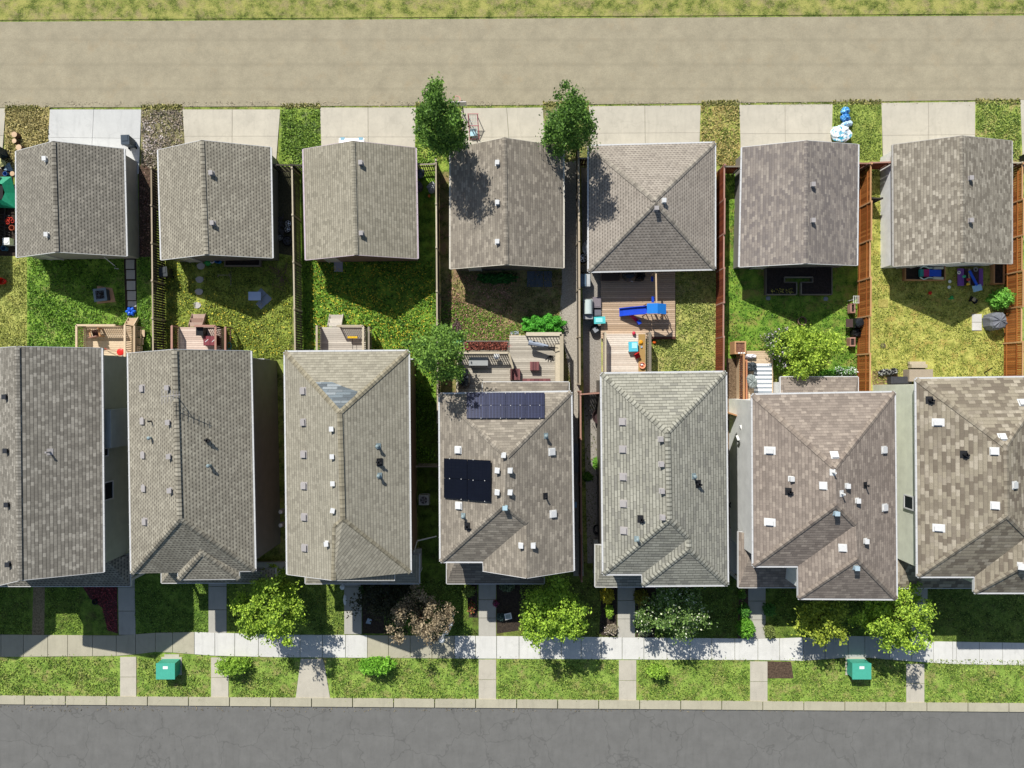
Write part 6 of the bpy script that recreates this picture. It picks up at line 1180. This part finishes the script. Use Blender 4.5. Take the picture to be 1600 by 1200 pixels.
for x, y, lb in ((1144, 789, 'coiled black hose ring between the striped and mauve houses'),): t = item('garden_hose', lb, 'hose', x, y, .3); MB().ring(0, 0, 0, .2, .03, 20, 6).ring(0, 0, .06, .19, .03, 20, 6).build('coil', plain('4c4c4c', .5, .1), t)
# yard 7
t = item('toy_slide', 'blue slide with teal and magenta sections lying in the raised bed', 'slide', 1448, 427, .4); mb = MB(); mb.box(-.45, 0, 0, .28, .5, .18); mb.build('teal_section', plain('2c8c8c', .4, .1), t); mb = MB(); mb.box(-.12, 0, 0, .38, .5, .2); mb.build('magenta_section', plain('a02868', .4, .1), t); mb = MB(); mb.bar((.07, 0, .15), (1.0, 0, .05), .5, .08); mb.build('chute', BLUE, t)
for sy in (-1, 1): mb = MB(); mb.path([(-.6, sy * .32, .2), (-.35, sy * .48, .25), (.0, sy * .34, .25), (.3, sy * .36, .2)], .045); mb.build('handrail', plain('b8ccc8', .4, .06), t)
for sy in (-1, 1): mb = MB(); mb.bar((.45, sy * .35, .05), (1.15, sy * .38, .08), .16, .1); mb.build('side_board', plain('d0ccb8', .5, .08), t)
t = item('sand_table', 'purple framed play table full of small toys', 'play table', 1513, 434); mb = MB(); mb.box(-.72, 0, .2, .42, 1.25, .12); mb.build('left_bench', PURP, t); mb = MB(); mb.box(.72, 0, .2, .3, 1.25, .12); mb.build('right_bench', PURP, t); mb = MB(); mb.box(0, 0, .3, 1.0, 1.2, .1); mb.build('tray', plain('3c2c30', .6, .2), t); mb = MB(); mb.box(-.2, 0, .4, .12, 1.2, .04); mb.build('divider', W_TAN, t)
rr = random.Random(12); TC = [(GREENP, 'green'), (RED, 'red'), (YEL, 'yellow'), (ORA, 'orange')]
for (x, y, m, lb, r_) in ((1506, 432, plain('3cb080', .4, .1), 'little green toy on the purple play table', .1), (1513, 437, plain('b83c3c', .4, .1), 'little red toy on the purple play table', .11), (1512, 444, YEL, 'little yellow toy shovel on the purple play table', .1)): one('small_toy', lb, 'toy', MB().blob(0, 0, .05, r_ * 1.3, r_, .06, 8, .25, seed=x), m, x, y, .44)
t = item('toy_ring', 'white and black ring toy at the top of the purple play table', 'toy', 1524, 421, .4); MB().ring(0, 0, .05, .13, .045).build('ring', GREYP, t)
t = item('toy_ring', 'white ring toy at the left of the purple play table', 'toy', 1498, 426, .4); MB().ring(0, 0, .05, .09, .04).build('ring', WHT, t)
t = item('toy_shovel', 'big blue plastic snow shovel with pale blue scoop on the play table', 'shovel', 1527, 449, .5); a = at(1515, 423, .6) - at(1527, 449, .5); mb = MB(); mb.tube((-.05, .15, .05), a, .09, .09, 10); mb.build('shaft', BLUE, t); mb = MB(); mb.box(0, -.05, 0, .66, .46, .08, .25, taper=.9); mb.build('scoop', LB, t)
for x, y, lb, m, s in ((1452, 458, 'little red toy on the shaded grass of the rightmost yard', RED, .13), ): one('small_toy', lb, 'toy', MB().blob(0, 0, .1, s, s, .1, 8, .2, seed=2), m, x, y)
t = item('toy_dinosaur', 'green plastic toy on the shaded grass', 'toy', 1486, 464); MB().blob(0, 0, .09, .12, .1, .1, 8, .1).build('body', GREENP, t); MB().blob(0, -.12, .05, .24, .06, .04, 8, .1, rot=.1).build('base', GREENP, t)
t = item('toy_truck', 'black toy truck with yellow headlights on the grass', 'toy', 1519, 469, 0, -.5); MB().box(0, 0, .08, .55, .3, .16).build('body', BLACK, t); MB().box(-.05, 0, .24, .22, .24, .1).build('cab', plain('a8987c', .5, .1), t)
for sx in (-.18, .18):
    for sy in (-.16, .16): MB().tube((sx, sy - .03, .08), (sx, sy + .03, .08), .08, .08, 10).build('wheel', RUB, t)
for sy in (-.08, .1): MB().box(.27, sy, .16, .05, .08, .06).build('headlight', YEL, t)
for x, y, lb in ((1483, 440, 'upper white cup on the grass by the raised bed'), (1482, 449, 'lower white cup on the grass by the raised bed')): one('white_cup', lb, 'cup', MB().lathe(0, 0, [(.08, 0), (.12, .1), (0, .09)], 10), WHT, x, y, group='white cups on the grass')
t = item('covered_heap', 'heap of black and white rubbish bags at the dry corner of the rightmost yard', 'bags', 1386, 582)
for k, (x, y) in enumerate(((-.5, -.05), (-.2, .05), (.15, .0), (.45, .12))): MB().blob(x, y, .16, .24, .22, .18, 12, .3, seed=k + 20).build('sack', bagmat('1c1c1e', 'b0b0a4', 6), t)
crate('deck_box', 'flat dark grey storage box left of the back steps', 'storage box', 1405, 594, 1.45, .5, .6, plain('3c3c40', .5, .1))
one('drain_cover', 'dark round drain spot in the yellow green lawn', 'drain cover', MB().lathe(0, 0, [(.2, 0), (.19, .03), (0, .035)], 14), plain('5c5440', .8, .2), 1380, 540)
one('lawn_tile', 'worn square tile sunk in the lawn right of the orange fence', 'paver', MB().box(0, 0, 0, .7, .6, .03), soil('8c8440', 'b8ac64'), 1380, 474)
one('snow_stake', 'thin dark pipe at the rear wall of the rightmost house', 'pipe', MB().tube((0, 0, 0), (0, .35, .8), .04, .04, 8), BLACK, 1538, 583)
# front yard
for x, lb in ((264, 'teal utility box on the boulevard below the second house'), (1341, 'teal utility box on the boulevard below the mauve brown house')):
    t = item('utility_box', lb, 'utility box', x, 1044, .4, z=0, group='teal utility boxes'); TB = plain('3c9880', .45, .08); MB().box(0, 0, .06, 1.3, 1.05, .8).build('cabinet', TB, t); MB().box(0, -.02, .86, 1.36, 1.15, .07).build('lid', plain('4ca890', .45, .08), t); MB().box(0, 0, 0, 1.5, 1.3, .06).build('base', M_CONC, t); MB().box(0, .25, .931, .35, .2, .006).build('sticker', WHT, t)
t = item('lamp_post', 'white post lamp with a round white globe at the sidewalk', 'lamp', 690, 1000, 2.6, z=0); MB().tube((0, 0, 0), (0, 0, 2.35), .06, .045, 10).build('post', WHT, t); MB().blob(0, 0, 2.6, .21, .21, .21, 18, 0).build('globe', plain('f2f2ee', .35, .02), t)
for k in range(3):
    mb = MB(); y0 = .3 + k * .3; mb.tube((0, 0, 2.2), (.3 + .15 * k, y0, 2.0), .03, .02, 6); mb.blob(.3 + .15 * k, y0, 2.0, .13, .16, .08, 10, .2, seed=k); mb.build('scroll_arm', WHT, t)
t = item('garden_arch', 'thin white hanging basket frame right of the bronze tree', 'garden frame', 704, 965); mb = MB(); mb.path([(0, -.5, 0), (0, -.3, 1.6), (0, .6, 1.7), (.15, .8, 1.2), (.3, .5, 1.0), (.1, -.2, .9)], .03); mb.build('frame', plain('b8b8b0', .5, .08), t)
t = item('garden_sign', 'small white framed plaque in the bed right of the fourth front path', 'plaque', 794, 963, .3, .2); MB().box(0, 0, 0, .5, .45, .04).build('frame', WHT, t); MB().box(0, 0, .041, .36, .3, .01).build('face', plain('a8b0a8', .5, .2), t)
one('garden_stone', 'flat pale blue grey stone in the bed by the third front path', 'stone', MB().prism([(-.2, -.15), (.15, -.22), (.25, .1), (-.05, .22)], 0, .1), concrete('98a8b4'), 576, 970)
one('garden_stone', 'white stone edging piece at the upper left of the third front path', 'stone', MB().blob(0, 0, .05, .18, .22, .08, 10, .1), WHT, 535, 917)
one('garden_stone', 'white stone edging piece lower down the third front path', 'stone', MB().blob(0, 0, .05, .12, .4, .08, 10, .1), WHT, 539, 937)
# recycled bits under the verge trees
one('crate_blue', 'pale blue box on the wall side of the brown house gap', 'box', MB().box(0, 0, 0, .3, .36, .25).box(0, 0, .25, .34, .4, .03), plain('8cb4d0', .5, .1), 897, 788, .9)
mb = MB()
for k in range(5): mb.bar((-.2 + k * .08, -1.0, .1 + k * .03), (-.2 + k * .08, 1.1, .1 + k * .05), .05, .05)
one('lumber_stack', 'stack of long grey pipes in the gap right of the brown house', 'pipes', mb, plain('8c9498', .5, .2), 900, 716)
t = item('wheelbarrow', 'dark red brown wheelbarrow tub at the cross fence of the striped house', 'wheelbarrow', 932, 650); MB().lathe(0, 0, [(.2, .3), (.38, .6), (.34, .6), (.16, .34), (0, .34)], 12, sy=1.4).build('tub', plain('3c2c2c', .6, .2), t); MB().tube((-.3, -.6, .1), (-.3, -.5, .5), .02, .02, 6).build('leg', DGREY, t); MB().ring(0, .7, .18, .15, .04, axis='x').build('wheel', RUB, t)
t = item('bicycle_heap', 'dark tangled wire coil beside the striped house wall', 'wire coil', 932, 827); MB().ring(0, 0, .1, .25, .03, sy=1.3).ring(.03, .05, .16, .2, .03, sy=1.4).build('coil', BLACK, t)
dup(H1.t, Vector(H1.t.location) + Vector((-10.1, -.1, 0)), 0, 'neighbouring grey house beyond the left edge, shading the first front lawn and sidewalk')
dup(G1[0], Vector(G1[0].location) + Vector((-10.6, 0, 0)), 0, 'neighbouring garage beyond the left edge, shading the lawn with the red bucket')
print('OBJECTS', len(bpy.data.objects))
